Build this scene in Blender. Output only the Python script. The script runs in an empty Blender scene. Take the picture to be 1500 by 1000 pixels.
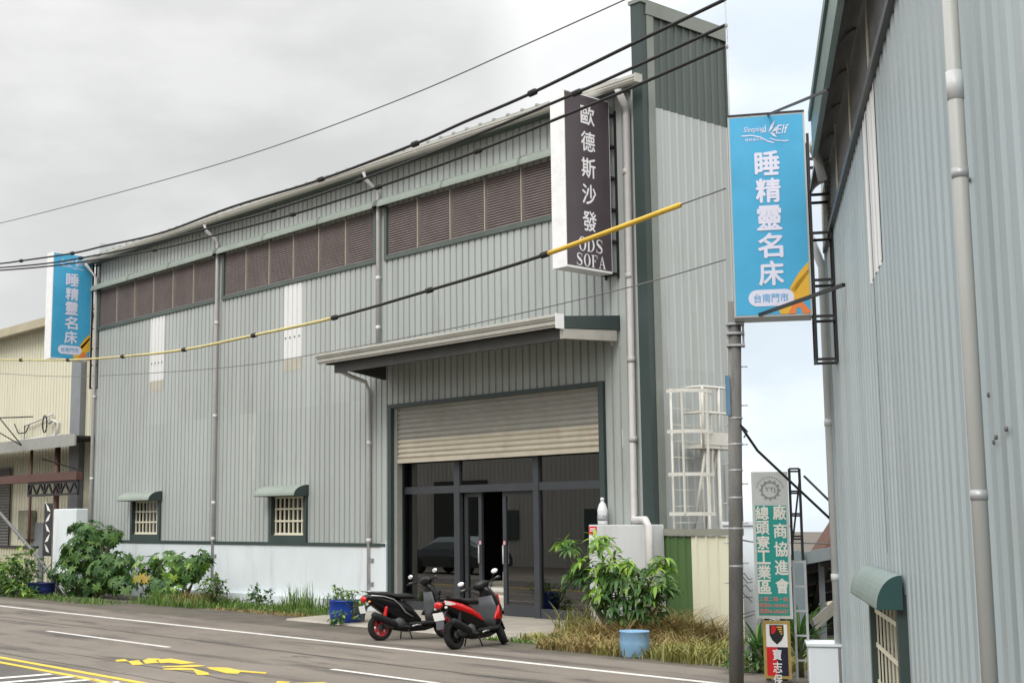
import bpy, bmesh, math, random
from math import sin, cos, pi, radians, atan2, sqrt
from mathutils import Vector as V, Matrix
random.seed(7)
C = bpy.context.scene.collection
S = bpy.context.scene

# ---------------------------------------------------------------- camera
F_PX, CX, CY, EYE = 2002.0, 560.0, 500.0, 1.8
YAW, PITCH = radians(141.5), math.atan(274/F_PX)
cam = bpy.data.cameras.new('camera'); cam_o = bpy.data.objects.new('camera', cam); C.objects.link(cam_o)
cam.sensor_width = 36; cam.lens = 36*F_PX/1500; cam.shift_x = (750-CX)/1500; cam.clip_end = 3000; cam.clip_start = .05
cam_o.location = (0, 0, EYE); cam_o.rotation_euler = (pi/2+PITCH, 0, YAW-pi/2)
S.camera = cam_o

# ---------------------------------------------------------------- sky, sun, exposure
S.view_settings.view_transform = 'Standard'; S.view_settings.look = 'None'
S.view_settings.exposure = 0.12; S.view_settings.gamma = 1.0
SUN = V((.35, -1.0, .95)).normalized()
w = bpy.data.worlds.new('World'); S.world = w; w.use_nodes = True
nt = w.node_tree; nt.nodes.clear(); N = nt.nodes.new; L = nt.links.new
def wmath(op, a, b=None, c=None, clamp=False):
    n = N('ShaderNodeMath'); n.operation = op; n.use_clamp = clamp
    for i, x in enumerate((a, b, c)):
        if x is None: continue
        if isinstance(x, (int, float)): n.inputs[i].default_value = x
        else: L(x, n.inputs[i])
    return n.outputs[0]
def wramp(fac, stops):
    n = N('ShaderNodeValToRGB'); L(fac, n.inputs[0]); e = n.color_ramp.elements
    while len(e) < len(stops): e.new(.5)
    for el, (p, c) in zip(e, stops): el.position = p; el.color = (*c, 1)
    return n.outputs[0]
tc = N('ShaderNodeTexCoord'); sx = N('ShaderNodeSeparateXYZ'); L(tc.outputs['Generated'], sx.inputs[0])
az = wmath('ARCTAN2', sx.outputs['Y'], sx.outputs['X'])          # radians, 2.47 is the way the street is looked along
azn = wmath('MULTIPLY_ADD', az, 180/pi/60, -110/60, True)        # 0 at 110 deg, 1 at 170 deg
noi = N('ShaderNodeTexNoise'); noi.inputs['Scale'].default_value = 4.2; noi.inputs['Detail'].default_value = 7; noi.inputs['Roughness'].default_value = .52
mp = N('ShaderNodeMapping'); mp.inputs['Scale'].default_value = (1, 1, 2.4); mp.inputs['Location'].default_value = (.37, 1.2, .3)
L(tc.outputs['Generated'], mp.inputs[0]); L(mp.outputs[0], noi.inputs['Vector'])
azw = wmath('ADD', azn, wmath('MULTIPLY_ADD', noi.outputs[0], .13, -.065))
cloud = wramp(azw, [(0, (.88, .875, .86)), (.08, (.80, .89, .97)), (.27, (.80, .885, .965)), (.315, (.94, .965, .985)), (.41, (.96, .96, .955)), (.455, (.735, .735, .728)), (.6, (.69, .69, .68)), (.85, (.76, .76, .75)), (1, (.84, .83, .81))])
shade = wramp(noi.outputs[0], [(.32, (.90, .90, .905)), (.47, (.96, .96, .96)), (.62, (1.12, 1.12, 1.12))])
mul = N('ShaderNodeMix'); mul.data_type = 'RGBA'; mul.blend_type = 'MULTIPLY'; mul.inputs[0].default_value = 1
L(cloud, mul.inputs[6]); L(shade, mul.inputs[7])
zen = wmath('MULTIPLY_ADD', wmath('SMOOTH_MAX', wmath('SUBTRACT', sx.outputs['Z'], .34), 0, .1), 3.9, 1.0)
bg1 = N('ShaderNodeBackground'); L(mul.outputs[2], bg1.inputs[0]); L(zen, bg1.inputs[1])
sky = N('ShaderNodeTexSky'); sky.sky_type = 'NISHITA'; sky.sun_disc = False
sky.sun_elevation = math.asin(SUN.z); sky.sun_rotation = atan2(SUN.x, SUN.y)
bg2 = N('ShaderNodeBackground'); L(sky.outputs[0], bg2.inputs[0]); bg2.inputs[1].default_value = .08
mx = N('ShaderNodeMixShader'); mx.inputs[0].default_value = .93; L(bg2.outputs[0], mx.inputs[1]); L(bg1.outputs[0], mx.inputs[2])
wo = N('ShaderNodeOutputWorld'); L(mx.outputs[0], wo.inputs[0])
sl = bpy.data.lights.new('sun', 'SUN'); sl.energy = 1.5; sl.angle = radians(24); sl.color = (1, .97, .93)
so = bpy.data.objects.new('sun', sl); C.objects.link(so); so.rotation_euler = SUN.to_track_quat('Z', 'Y').to_euler(); so.location = (0, -20, 40)

# ---------------------------------------------------------------- surveying: where a sight line of the photo meets a real plane
FH = V((cos(YAW), sin(YAW), 0)); RH = V((sin(YAW), -cos(YAW), 0)); EYEV = V((0, 0, EYE))
def ray(u, v):
    x, y = (u-CX)/F_PX, -(v-CY)/F_PX
    return RH*x + FH*(cos(PITCH)-y*sin(PITCH)) + V((0, 0, y*cos(PITCH)+sin(PITCH)))
def on_y(u, v, Y): r = ray(u, v); return EYEV + r*(Y/r.y)
def on_x(u, v, X): r = ray(u, v); return EYEV + r*(X/r.x)
def on_z(u, v, z=0): r = ray(u, v); return EYEV + r*((z-EYE)/r.z)
def on_pl(u, v, p, n): r = ray(u, v); return EYEV + r*((p-EYEV).dot(n)/r.dot(n))

# ---------------------------------------------------------------- materials
MATS = {}
def mat(name, col, rough=.6, metal=0, var=.12, scale=3.0, streak=0, spec=.5, bump=0, bscale=40, stain=None, stain_amt=.0, island=0, trans=0, sheets=0, along=(1, 0, 0)):
    if name in MATS: return MATS[name]
    m = bpy.data.materials.new(name); m.use_nodes = True; t = m.node_tree; n = t.nodes.new; l = t.links.new
    b = t.nodes['Principled BSDF']; b.inputs['Roughness'].default_value = rough; b.inputs['Metallic'].default_value = metal
    b.inputs['Specular IOR Level'].default_value = spec
    geo = n('ShaderNodeNewGeometry'); mp = n('ShaderNodeMapping'); l(geo.outputs['Position'], mp.inputs[0])
    if streak: mp.inputs['Scale'].default_value = (1, 1, streak)
    no = n('ShaderNodeTexNoise'); no.inputs['Scale'].default_value = scale; no.inputs['Detail'].default_value = 6; no.inputs['Roughness'].default_value = .6
    l(mp.outputs[0], no.inputs['Vector'])
    rp = n('ShaderNodeValToRGB'); l(no.outputs[0], rp.inputs[0]); e = rp.color_ramp.elements
    e[0].position = .3; e[1].position = .7
    e[0].color = (*[c*(1-var) for c in col], 1); e[1].color = (*[min(1, c*(1+var)) for c in col], 1)
    out = rp.outputs[0]
    if stain:
        no2 = n('ShaderNodeTexNoise'); no2.inputs['Scale'].default_value = scale*.8; no2.inputs['Detail'].default_value = 9; no2.inputs['Roughness'].default_value = .7
        mp2 = n('ShaderNodeMapping'); mp2.inputs['Location'].default_value = (7, 3, 1); mp2.inputs['Scale'].default_value = (1.7, 1.7, .25 if streak else 1.7)
        l(geo.outputs['Position'], mp2.inputs[0]); l(mp2.outputs[0], no2.inputs['Vector'])
        r2 = n('ShaderNodeValToRGB'); l(no2.outputs[0], r2.inputs[0]); r2.color_ramp.elements[0].position = .52; r2.color_ramp.elements[1].position = .74
        r2.color_ramp.elements[0].color = (0, 0, 0, 1); r2.color_ramp.elements[1].color = (stain_amt,)*3+(1,)
        mi = n('ShaderNodeMix'); mi.data_type = 'RGBA'; l(r2.outputs[0], mi.inputs[0]); l(out, mi.inputs[6]); mi.inputs[7].default_value = (*stain, 1); out = mi.outputs[2]
    if sheets:                                                       # neighbouring sheets differ a little in tone
        vd = n('ShaderNodeVectorMath'); vd.operation = 'DOT_PRODUCT'; l(geo.outputs['Position'], vd.inputs[0]); vd.inputs[1].default_value = along
        q1 = n('ShaderNodeMath'); q1.operation = 'MULTIPLY'; l(vd.outputs['Value'], q1.inputs[0]); q1.inputs[1].default_value = 1/sheets
        q2 = n('ShaderNodeMath'); q2.operation = 'FLOOR'; l(q1.outputs[0], q2.inputs[0])
        sz = n('ShaderNodeSeparateXYZ'); l(geo.outputs['Position'], sz.inputs[0])
        q3 = n('ShaderNodeMath'); q3.operation = 'GREATER_THAN'; l(sz.outputs['Z'], q3.inputs[0]); q3.inputs[1].default_value = 4.62
        q4 = n('ShaderNodeMath'); q4.operation = 'MULTIPLY_ADD'; l(q3.outputs[0], q4.inputs[0]); q4.inputs[1].default_value = 37.3; l(q2.outputs[0], q4.inputs[2])
        wn = n('ShaderNodeTexWhiteNoise'); wn.noise_dimensions = '1D'; l(q4.outputs[0], wn.inputs['W'])
        q5 = n('ShaderNodeMath'); q5.operation = 'MULTIPLY_ADD'; l(wn.outputs['Value'], q5.inputs[0]); q5.inputs[1].default_value = .12; q5.inputs[2].default_value = .93
        hv = n('ShaderNodeHueSaturation'); l(q5.outputs[0], hv.inputs['Value']); l(out, hv.inputs['Color']); out = hv.outputs[0]
    if island:
        hs = n('ShaderNodeHueSaturation'); l(out, hs.inputs['Color'])
        ma = n('ShaderNodeMath'); ma.operation = 'MULTIPLY_ADD'; l(geo.outputs['Random Per Island'], ma.inputs[0]); ma.inputs[1].default_value = island; ma.inputs[2].default_value = 1-island/2
        l(ma.outputs[0], hs.inputs['Value'])
        mh = n('ShaderNodeMath'); mh.operation = 'MULTIPLY_ADD'; l(geo.outputs['Random Per Island'], mh.inputs[0]); mh.inputs[1].default_value = -.05; mh.inputs[2].default_value = .525
        l(mh.outputs[0], hs.inputs['Hue']); out = hs.outputs[0]
    l(out, b.inputs['Base Color'])
    if bump:
        nb = n('ShaderNodeTexNoise'); nb.inputs['Scale'].default_value = bscale; nb.inputs['Detail'].default_value = 5; l(geo.outputs['Position'], nb.inputs['Vector'])
        bp = n('ShaderNodeBump'); bp.inputs['Strength'].default_value = bump; bp.inputs['Distance'].default_value = .02; l(nb.outputs[0], bp.inputs['Height']); l(bp.outputs[0], b.inputs['Normal'])
    if trans:
        tr = n('ShaderNodeBsdfTranslucent'); l(out, tr.inputs[0]); ms = n('ShaderNodeMixShader'); ms.inputs[0].default_value = trans
        l(b.outputs[0], ms.inputs[1]); l(tr.outputs[0], ms.inputs[2]); l(ms.outputs[0], t.nodes['Material Output'].inputs[0])
    MATS[name] = m; return m
def glass(name, tint, base, ior=1.5):
    m = bpy.data.materials.new(name); m.use_nodes = True; t = m.node_tree; t.nodes.remove(t.nodes['Principled BSDF']); n = t.nodes.new; l = t.links.new
    a = n('ShaderNodeBsdfTransparent'); a.inputs[0].default_value = (*tint, 1); g = n('ShaderNodeBsdfGlossy'); g.inputs['Roughness'].default_value = .01
    fr = n('ShaderNodeFresnel'); fr.inputs[0].default_value = ior; ad = n('ShaderNodeMath'); ad.inputs[1].default_value = base; ad.use_clamp = True; l(fr.outputs[0], ad.inputs[0])
    ms = n('ShaderNodeMixShader'); l(ad.outputs[0], ms.inputs[0]); l(a.outputs[0], ms.inputs[1]); l(g.outputs[0], ms.inputs[2]); l(ms.outputs[0], t.nodes['Material Output'].inputs[0])
    return m
wall_m = mat('grey_green_sheet', (.385, .412, .395), .5, .0, .07, 1.2, .1, stain=(.25, .245, .215), stain_amt=.6, sheets=.76)
end_m = mat('pale_grey_sheet', (.43, .46, .45), .5, 0, .06, 1.2, .1, stain=(.30, .29, .26), stain_amt=.7, sheets=.84, along=(0, 1, 0))
near_m = mat('blue_grey_sheet', (.37, .425, .44), .36, .0, .06, 1.5, .12, stain=(.27, .30, .30), stain_amt=.65, sheets=.78, along=(-.59, .81, 0))
dkgreen = mat('dark_green_paint', (.035, .055, .052), .45, 0, .15, 2, .3)
dkgreen2 = mat('dark_green_sheet', (.075, .098, .088), .5, 0, .12, 1.5, .15, stain=(.13, .14, .12), stain_amt=.5)
capgreen = mat('grey_green_trim', (.20, .22, .195), .5, 0, .1, 2)
hood_m = mat('pale_green_hood', (.255, .295, .255), .5, 0, .1, 2, stain=(.22, .22, .17), stain_amt=.4)
white_m = mat('white_wall_paint', (.66, .71, .73), .7, 0, .05, 1.4, .5, stain=(.40, .41, .38), stain_amt=.6, bump=.1)
pvc = mat('white_pipe', (.58, .56, .55), .45, 0, .06, 3, stain=(.4, .37, .32), stain_amt=.5)
pvcold = mat('old_pipe', (.40, .405, .385), .45, 0, .08, 2, .4, stain=(.52, .44, .34), stain_amt=.6)
gutter_m = mat('cream_gutter', (.44, .43, .39), .5, 0, .08, 3, stain=(.38, .35, .3), stain_amt=.5)
roof_m = mat('roof_sheet', (.36, .37, .35), .5, 0, .1, 1)
black = mat('black_steel', (.012, .012, .013), .45, 0, .2, 5)
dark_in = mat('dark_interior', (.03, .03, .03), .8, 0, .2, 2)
louv_m = mat('brown_louvre', (.27, .22, .21), .55, 0, .15, 3)
cream_m = mat('cream_sheet', (.68, .66, .52), .55, 0, .05, 1, .2, stain=(.5, .46, .3), stain_amt=.3)
cream_bar = mat('cream_bar', (.72, .68, .53), .5, 0, .05, 4)
greypaint = mat('grey_paint', (.22, .235, .25), .5, 0, .1, 2)
alu = mat('grey_aluminium', (.055, .06, .067), .4, .2, .1, 3)
shut_m = mat('shutter_slat', (.31, .305, .275), .45, .0, .1, 2, stain=(.36, .27, .17), stain_amt=.5)
conc = mat('concrete', (.34, .31, .26), .85, 0, .15, 2.5, bump=.25, stain=(.2, .18, .15), stain_amt=.6)
polem = mat('pole_concrete', (.16, .155, .145), .85, 0, .2, 6, .4, bump=.2, stain=(.06, .058, .05), stain_amt=.7)
lightpole = mat('galvanised', (.42, .43, .44), .45, .3, .1, 5)
wht = mat('white_plastic', (.78, .78, .77), .4, 0, .03, 5)
signblue = mat('sign_blue', (.055, .36, .60), .35, 0, .10, 1.3, stain=(.11, .42, .64), stain_amt=.6)
signpurple = mat('sign_purple', (.075, .058, .068), .35, 0, .12, 2)
signwhite = mat('sign_white_side', (.80, .80, .80), .45, 0, .05, 4, stain=(.55, .55, .54), stain_amt=.5)
lilac = mat('sign_pale_lettering', (.66, .66, .78), .5, 0, .02, 5)
tagblue = mat('sign_blue_lettering', (.16, .40, .66), .5, 0, .02, 5)
orange = mat('sign_orange', (.72, .20, .045), .5, 0, .03, 5)
amber = mat('sign_amber', (.70, .40, .03), .5, 0, .03, 5)
teal = mat('sign_teal', (.012, .27, .23), .45, 0, .12, 3, stain=(.03, .25, .33), stain_amt=.7)
red = mat('red_paint', (.62, .012, .018), .35, 0, .05, 5)
navy = mat('sign_navy', (.008, .009, .03), .4, 0, .1, 5)
gold = mat('gold_frame', (.42, .30, .09), .4, .3, .15, 5)
yel = mat('yellow_sheath', (.62, .40, .035), .5, 0, .12, 6)
yelpale = mat('pale_yellow_sheath', (.50, .43, .18), .5, 0, .15, 6)
cable_m = mat('black_cable', (.010, .010, .010), .7, 0, .2, 8)
greycable = mat('grey_cable', (.13, .13, .13), .6, 0, .2, 8)
browns = mat('red_brown_steel', (.10, .045, .035), .6, 0, .2, 4)
rust = mat('rust_red_roof', (.28, .09, .04), .7, 0, .3, 5)
greenfence = mat('green_sheet', (.078, .14, .05), .45, 0, .15, 1.5, .2, stain=(.03, .08, .03), stain_amt=.6)
GL = glass('door_glass', (.82, .86, .84), .16)
GLW = glass('window_glass', (.5, .52, .5), .05)

# ---------------------------------------------------------------- mesh builder
WM = {}
def base_m(o): return WM.get(o.name, Matrix.Identity(4)) if o else Matrix.Identity(4)
class MB:
    def __init__(s, M=None): s.v = []; s.f = []; s.mi = []; s.sm = []; s.M = M; s.cur = 0; s.smooth = False
    def add(s, vs, fs):
        k = len(s.v); s.v += [V(p) for p in vs]
        for f in fs: s.f.append([k+i for i in f]); s.mi.append(s.cur); s.sm.append(s.smooth)
        return s
    def quad(s, a, b, c, d): return s.add([a, b, c, d], [(0, 1, 2, 3)])
    def poly(s, ps): return s.add(ps, [tuple(range(len(ps)))])
    def box(s, x0, x1, y0, y1, z0, z1, bev=0):
        x0, x1 = sorted((x0, x1)); y0, y1 = sorted((y0, y1)); z0, z1 = sorted((z0, z1))
        if bev: 
            b = bev; ring = [(x0+b, y0), (x1-b, y0), (x1, y0+b), (x1, y1-b), (x1-b, y1), (x0+b, y1), (x0, y1-b), (x0, y0+b)]
            cx, cy = (x0+x1)/2, (y0+y1)/2
            def rg(z, k): return [(cx+(x-cx)*(1-k/max(1e-6, (x1-x0)/2)), cy+(y-cy)*(1-k/max(1e-6, (y1-y0)/2)), z) for x, y in ring]
            return s.loft([rg(z0, b), rg(z0+b, 0), rg(z1-b, 0), rg(z1, b)])
        p = [(x, y, z) for z in (z0, z1) for x, y in ((x0, y0), (x1, y0), (x1, y1), (x0, y1))]
        return s.add(p, [(3, 2, 1, 0), (4, 5, 6, 7), (0, 1, 5, 4), (1, 2, 6, 5), (2, 3, 7, 6), (3, 0, 4, 7)])
    def obox(s, o, ex, ey, ez, a0, a1, b0, b1, c0, c1):
        p = [o+ex*a+ey*b+ez*c for c in (c0, c1) for a, b in ((a0, b0), (a1, b0), (a1, b1), (a0, b1))]
        return s.add(p, [(3, 2, 1, 0), (4, 5, 6, 7), (0, 1, 5, 4), (1, 2, 6, 5), (2, 3, 7, 6), (3, 0, 4, 7)])
    def loft(s, rings, cap=True, closed=True):
        n = len(rings[0]); vs = [p for r in rings for p in r]; fs = []
        for i in range(len(rings)-1):
            for j in range(n if closed else n-1):
                k = (j+1) % n; fs.append((i*n+j, i*n+k, (i+1)*n+k, (i+1)*n+j))
        if cap and closed: fs += [tuple(reversed(range(n))), tuple(range((len(rings)-1)*n, len(rings)*n))]
        return s.add(vs, fs)
    def tube(s, pts, r, n=8, cap=True):
        pts = [V(p) for p in pts]; rings = []; sm = s.smooth; s.smooth = n > 4
        rr = r if isinstance(r, (list, tuple)) else [r]*len(pts)
        for i, p in enumerate(pts):
            d = (pts[min(i+1, len(pts)-1)]-pts[max(i-1, 0)]).normalized()
            a = d.cross(V((0, 0, 1)) if abs(d.z) < .95 else V((1, 0, 0))).normalized(); b = d.cross(a)
            ph = pi/4 if n == 4 else 0
            rings.append([p+(a*cos(2*pi*k/n+ph)+b*sin(2*pi*k/n+ph))*rr[i] for k in range(n)])
        s.loft(rings, cap); s.smooth = sm; return s
    def bar(s, a, b, w): return s.tube([a, b], w*.7071, 4)
    def lathe(s, prof, o, ax, n=20, cap=True):            # prof: (radius, height along ax)
        ax = V(ax).normalized(); a = ax.cross(V((0, 0, 1)) if abs(ax.z) < .9 else V((1, 0, 0))).normalized(); b = ax.cross(a); o = V(o)
        sm = s.smooth; s.smooth = True
        s.loft([[o+ax*h+(a*cos(2*pi*k/n)+b*sin(2*pi*k/n))*r for k in range(n)] for r, h in prof], cap); s.smooth = sm; return s
    def ell(s, c, r, n=12, m=8):
        c = V(c); rings = []
        for i in range(m+1):
            t = -pi/2+pi*i/m; q = max(.02, cos(t)); rings.append([c+V((r[0]*q*cos(2*pi*k/n), r[1]*q*sin(2*pi*k/n), r[2]*sin(t))) for k in range(n)])
        sm = s.smooth; s.smooth = True; s.loft(rings); s.smooth = sm; return s
    def build(s, name, mats, parent=None, origin=None, bevel=0):
        me = bpy.data.meshes.new(name); B = base_m(parent).inverted()
        if origin is not None: B = Matrix.Translation(-V(origin))
        T = B @ (s.M or Matrix.Identity(4))
        me.from_pydata([T @ p for p in s.v], [], s.f)
        for m in (mats if isinstance(mats, (list, tuple)) else [mats]): me.materials.append(m)
        me.polygons.foreach_set('material_index', s.mi); me.polygons.foreach_set('use_smooth', s.sm)
        bm = bmesh.new(); bm.from_mesh(me); bmesh.ops.recalc_face_normals(bm, faces=bm.faces) if not getattr(s, 'raw', False) else None; bm.to_mesh(me); bm.free(); me.update()
        o = bpy.data.objects.new(name, me); C.objects.link(o)
        if parent: o.parent = parent; WM[o.name] = base_m(parent)
        elif origin is not None: o.location = origin; WM[o.name] = Matrix.Translation(V(origin))
        if bevel:
            md = o.modifiers.new('bevel', 'BEVEL'); md.width = bevel; md.segments = 2; md.limit_method = 'ANGLE'
        return o
def tag(o, label=None, cat=None, group=None, kind=None):
    for k, x in (('label', label), ('category', cat), ('group', group), ('kind', kind)):
        if x: o[k] = x
    return o
def thing(name, label, cat, loc=(0, 0, 0), rz=0, group=None):
    o = bpy.data.objects.new(name, None); C.objects.link(o); o.location = loc; o.rotation_euler = (0, 0, rz); o.empty_display_size = .2
    WM[o.name] = Matrix.Translation(V(loc)) @ Matrix.Rotation(rz, 4, 'Z'); return tag(o, label, cat, group)
def copy_tree(o, parent=None):
    c = o.copy(); C.objects.link(c)
    if parent: c.parent = parent
    for ch in list(o.children): copy_tree(ch, c)
    return c
def corrug(mb, o, eu, en, u0, u1, z0, z1, period=.19, pan=.032, slope=.010, depth=.030, phase=0):
    """trapezoidal sheet: flat pans and narrow ribs standing out along en"""
    o, eu, en = V(o), V(eu), V(en); k0 = math.floor((u0-phase)/period)-1; pr = []
    rib = period-pan-2*slope
    for k in range(k0, int((u1-phase)/period)+2):
        b = phase+k*period; pr += [(b, 0), (b+pan, 0), (b+pan+slope, depth), (b+pan+slope+rib, depth)]
    out = []
    for i in range(len(pr)-1):
        (a, ha), (b, hb) = pr[i], pr[i+1]
        if b <= u0 or a >= u1: continue
        if a < u0: ha = ha+(hb-ha)*(u0-a)/(b-a); a = u0
        if b > u1: hb = ha+(hb-ha)*(u1-a)/(b-a); b = u1
        if not out: out.append((a, ha))
        out.append((b, hb))
    if len(out) < 2: return
    lo = [o+eu*u+en*h+V((0, 0, z0)) for u, h in out]; hi = [p+V((0, 0, z1-z0)) for p in lo]
    mb.loft([lo, hi], cap=False, closed=False)
# ---------------------------------------------------------------- lettering
def glyph(s, bold=0):
    cu = bpy.data.curves.new('t', 'FONT'); cu.body = s; cu.offset = bold; cu.resolution_u = 3; cu.fill_mode = 'FRONT'
    o = bpy.data.objects.new('t', cu); C.objects.link(o)
    me = bpy.data.meshes.new_from_object(o.evaluated_get(bpy.context.evaluated_depsgraph_get()))
    vs = [v.co.copy() for v in me.vertices]; fs = [tuple(p.vertices) for p in me.polygons]
    bpy.data.objects.remove(o); bpy.data.curves.remove(cu); bpy.data.meshes.remove(me); return vs, fs
GC = {}
def put_text(mb, s, o, ex, ey, w, h, bold=0):
    """one string fitted to the box o, w along ex, h along ey"""
    if s not in GC: GC[s] = glyph(s)
    vs, fs = GC[s]
    if not vs: return
    x0, x1 = min(v.x for v in vs), max(v.x for v in vs); y0, y1 = min(v.y for v in vs), max(v.y for v in vs)
    en = ey.cross(ex) if False else ex.cross(ey).normalized(); k = bold*min(w, h)
    for i, (dx, dy) in enumerate(((0, 0), (k, 0), (-k, 0), (0, k), (0, -k)) if bold else ((0, 0),)):     # bold: the same strokes laid a hair apart
        mb.add([o+ex*((v.x-x0)/max(1e-6, x1-x0)*w+dx)+ey*((v.y-y0)/max(1e-6, y1-y0)*h+dy)+en*(.0003*i) for v in vs], fs)
def ribbon(mb, o, ex, ey, pts, ws):
    P = [V((x, y, 0)) for x, y in pts]; a = []; b = []
    for i, p in enumerate(P):
        d = (P[min(i+1, len(P)-1)]-P[max(i-1, 0)]).normalized(); n = V((-d.y, d.x, 0)); h = (ws[i] if isinstance(ws, (list, tuple)) else ws)/2
        a.append(o+ex*(p.x+n.x*h)+ey*(p.y+n.y*h)); b.append(o+ex*(p.x-n.x*h)+ey*(p.y-n.y*h))
    mb.loft([a, b], cap=False, closed=False)
def P2(mb, o, ex, ey, pts): mb.poly([o+ex*x+ey*y for x, y in pts])
def serif(mb, ch, o, ex, ey, w, h):
    ex, ey = ex*w, ey*h
    def rc(x0, x1, y0, y1): P2(mb, o, ex, ey, [(x0, y0), (x1, y0), (x1, y1), (x0, y1)])
    if ch == 'O':
        n = 24; a = [o+ex*(.5+.5*cos(2*pi*k/n))+ey*(.5+.52*sin(2*pi*k/n)) for k in range(n)]; b = [o+ex*(.5+.27*cos(2*pi*k/n))+ey*(.5+.47*sin(2*pi*k/n)) for k in range(n)]
        mb.loft([a, b], cap=False)
    elif ch == 'D':
        rc(.1, .3, .04, .96); rc(0, .4, 0, .05); rc(0, .4, .95, 1)
        n = 14; a = [o+ex*(.38+.6*cos(-pi/2+pi*k/n))+ey*(.5+.5*sin(-pi/2+pi*k/n)) for k in range(n+1)]; b = [o+ex*(.38+.38*cos(-pi/2+pi*k/n))+ey*(.5+.45*sin(-pi/2+pi*k/n)) for k in range(n+1)]
        mb.loft([a, b], cap=False, closed=False)
    elif ch == 'S':
        ribbon(mb, o, ex, ey, [(.85, .72), (.82, .88), (.62, .97), (.38, .96), (.2, .84), (.22, .68), (.42, .56), (.64, .45), (.82, .33), (.82, .16), (.62, .04), (.36, .03), (.17, .12), (.13, .3)],
               [.03, .05, .06, .08, .15, .2, .22, .22, .2, .15, .08, .06, .05, .03]); rc(.83, .88, .68, .98); rc(.1, .15, .02, .32)
    elif ch == 'F':
        rc(.15, .37, .04, .95); rc(.02, .5, 0, .05); rc(.02, .9, .95, 1); rc(.86, .92, .72, .98); rc(.37, .65, .5, .55); rc(.62, .67, .4, .65)
    elif ch == 'A':
        P2(mb, o, ex, ey, [(.46, 1), (.56, 1), (.97, .04), (.72, .04)]); P2(mb, o, ex, ey, [(.44, .93), (.5, .9), (.18, .04), (.1, .04)]); rc(.25, .7, .3, .35); rc(0, .3, 0, .05); rc(.6, 1.08, 0, .05)
# ================================================================ ground and road
D = 18.44
asph = mat('asphalt', (.165, .140, .115), .88, 0, .16, .55, bump=.5, bscale=55, stain=(.13, .115, .098), stain_amt=.6)
asph_n = asph.node_tree
def wear(m, dark, scale, lo, hi, stretch):
    t = m.node_tree; b = t.nodes['Principled BSDF']; src = b.inputs['Base Color'].links[0].from_socket
    g = t.nodes.new('ShaderNodeNewGeometry'); mp = t.nodes.new('ShaderNodeMapping'); mp.inputs['Scale'].default_value = stretch
    no = t.nodes.new('ShaderNodeTexNoise'); no.inputs['Scale'].default_value = scale; no.inputs['Detail'].default_value = 8; no.inputs['Roughness'].default_value = .65
    t.links.new(g.outputs['Position'], mp.inputs[0]); t.links.new(mp.outputs[0], no.inputs['Vector'])
    r = t.nodes.new('ShaderNodeValToRGB'); r.color_ramp.elements[0].position = lo; r.color_ramp.elements[1].position = hi; t.links.new(no.outputs[0], r.inputs[0])
    mi = t.nodes.new('ShaderNodeMix'); mi.data_type = 'RGBA'; t.links.new(r.outputs[0], mi.inputs[0]); t.links.new(src, mi.inputs[6]); mi.inputs[7].default_value = (*dark, 1)
    t.links.new(mi.outputs[2], b.inputs['Base Color'])
wear(asph, (.070, .061, .052), 1.1, .50, .64, (.28, 1.5, 1))
wear(asph, (.27, .245, .21), 45, .58, .70, (1, 1, 1))
wear(asph, (.06, .052, .045), 38, .60, .74, (1, 1, 1))
wear(asph, (.055, .05, .045), .9, .64, .70, (1, 1, 1))
earth = mat('roadside_ground', (.10, .086, .066), .92, 0, .3, 1.2, bump=.5, bscale=30, stain=(.05, .045, .036), stain_amt=.7)
def sheet(name, x0, x1, y0, y1, z, m, kind='structure'):
    b = MB(); b.quad((x0, y0, z), (x1, y0, z), (x1, y1, z), (x0, y1, z)); return tag(b.build(name, m), kind=kind)
sheet('ground', -700, 700, -700, 700, 0, earth)
sheet('road', -300, 300, -1.5, 14.6, .004, asph)
sheet('asphalt_patch', -60, 10, 4, 7.62, .0065, mat('dark_asphalt', (.085, .078, .07), .9, 0, .2, .8, bump=.5, bscale=55))
paint_w = mat('white_road_paint', (.60, .59, .56), .75, 0, .12, 6, stain=(.3, .28, .25), stain_amt=.8)
paint_y = mat('yellow_road_paint', (.60, .42, .035), .75, 0, .12, 6, stain=(.38, .29, .12), stain_amt=.7)
tar = mat('tar_seam', (.035, .033, .03), .7, 0, .3, 6)
b = MB()
b.box(-200, 60, 13.23, 13.36, .006, .009)
for x in range(-60, 20):
    a = -23.04+x*8.5
    if -120 < a < 40: b.box(a, a+4.3, 10.69, 10.78, .006, .009)
for u0, v0, u1, v1 in ((-60, 996, 72, 985.5), (-60, 1003, 108, 989), (-30, 1006, 140, 993), (20, 1009, 172, 997), (60, 1014, 196, 1000)): b.poly([on_z(u0, v0, .009), on_z(u1, v1, .009), on_z(u1+6, v1+1.6, .009), on_z(u0, v0+2.4, .009)])
tag(b.build('road_markings', paint_w), kind='structure')
b = MB(); b.box(-200, 60, 7.70, 7.80, .006, .009); b.box(-200, 60, 7.98, 8.09, .006, .009)
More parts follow.
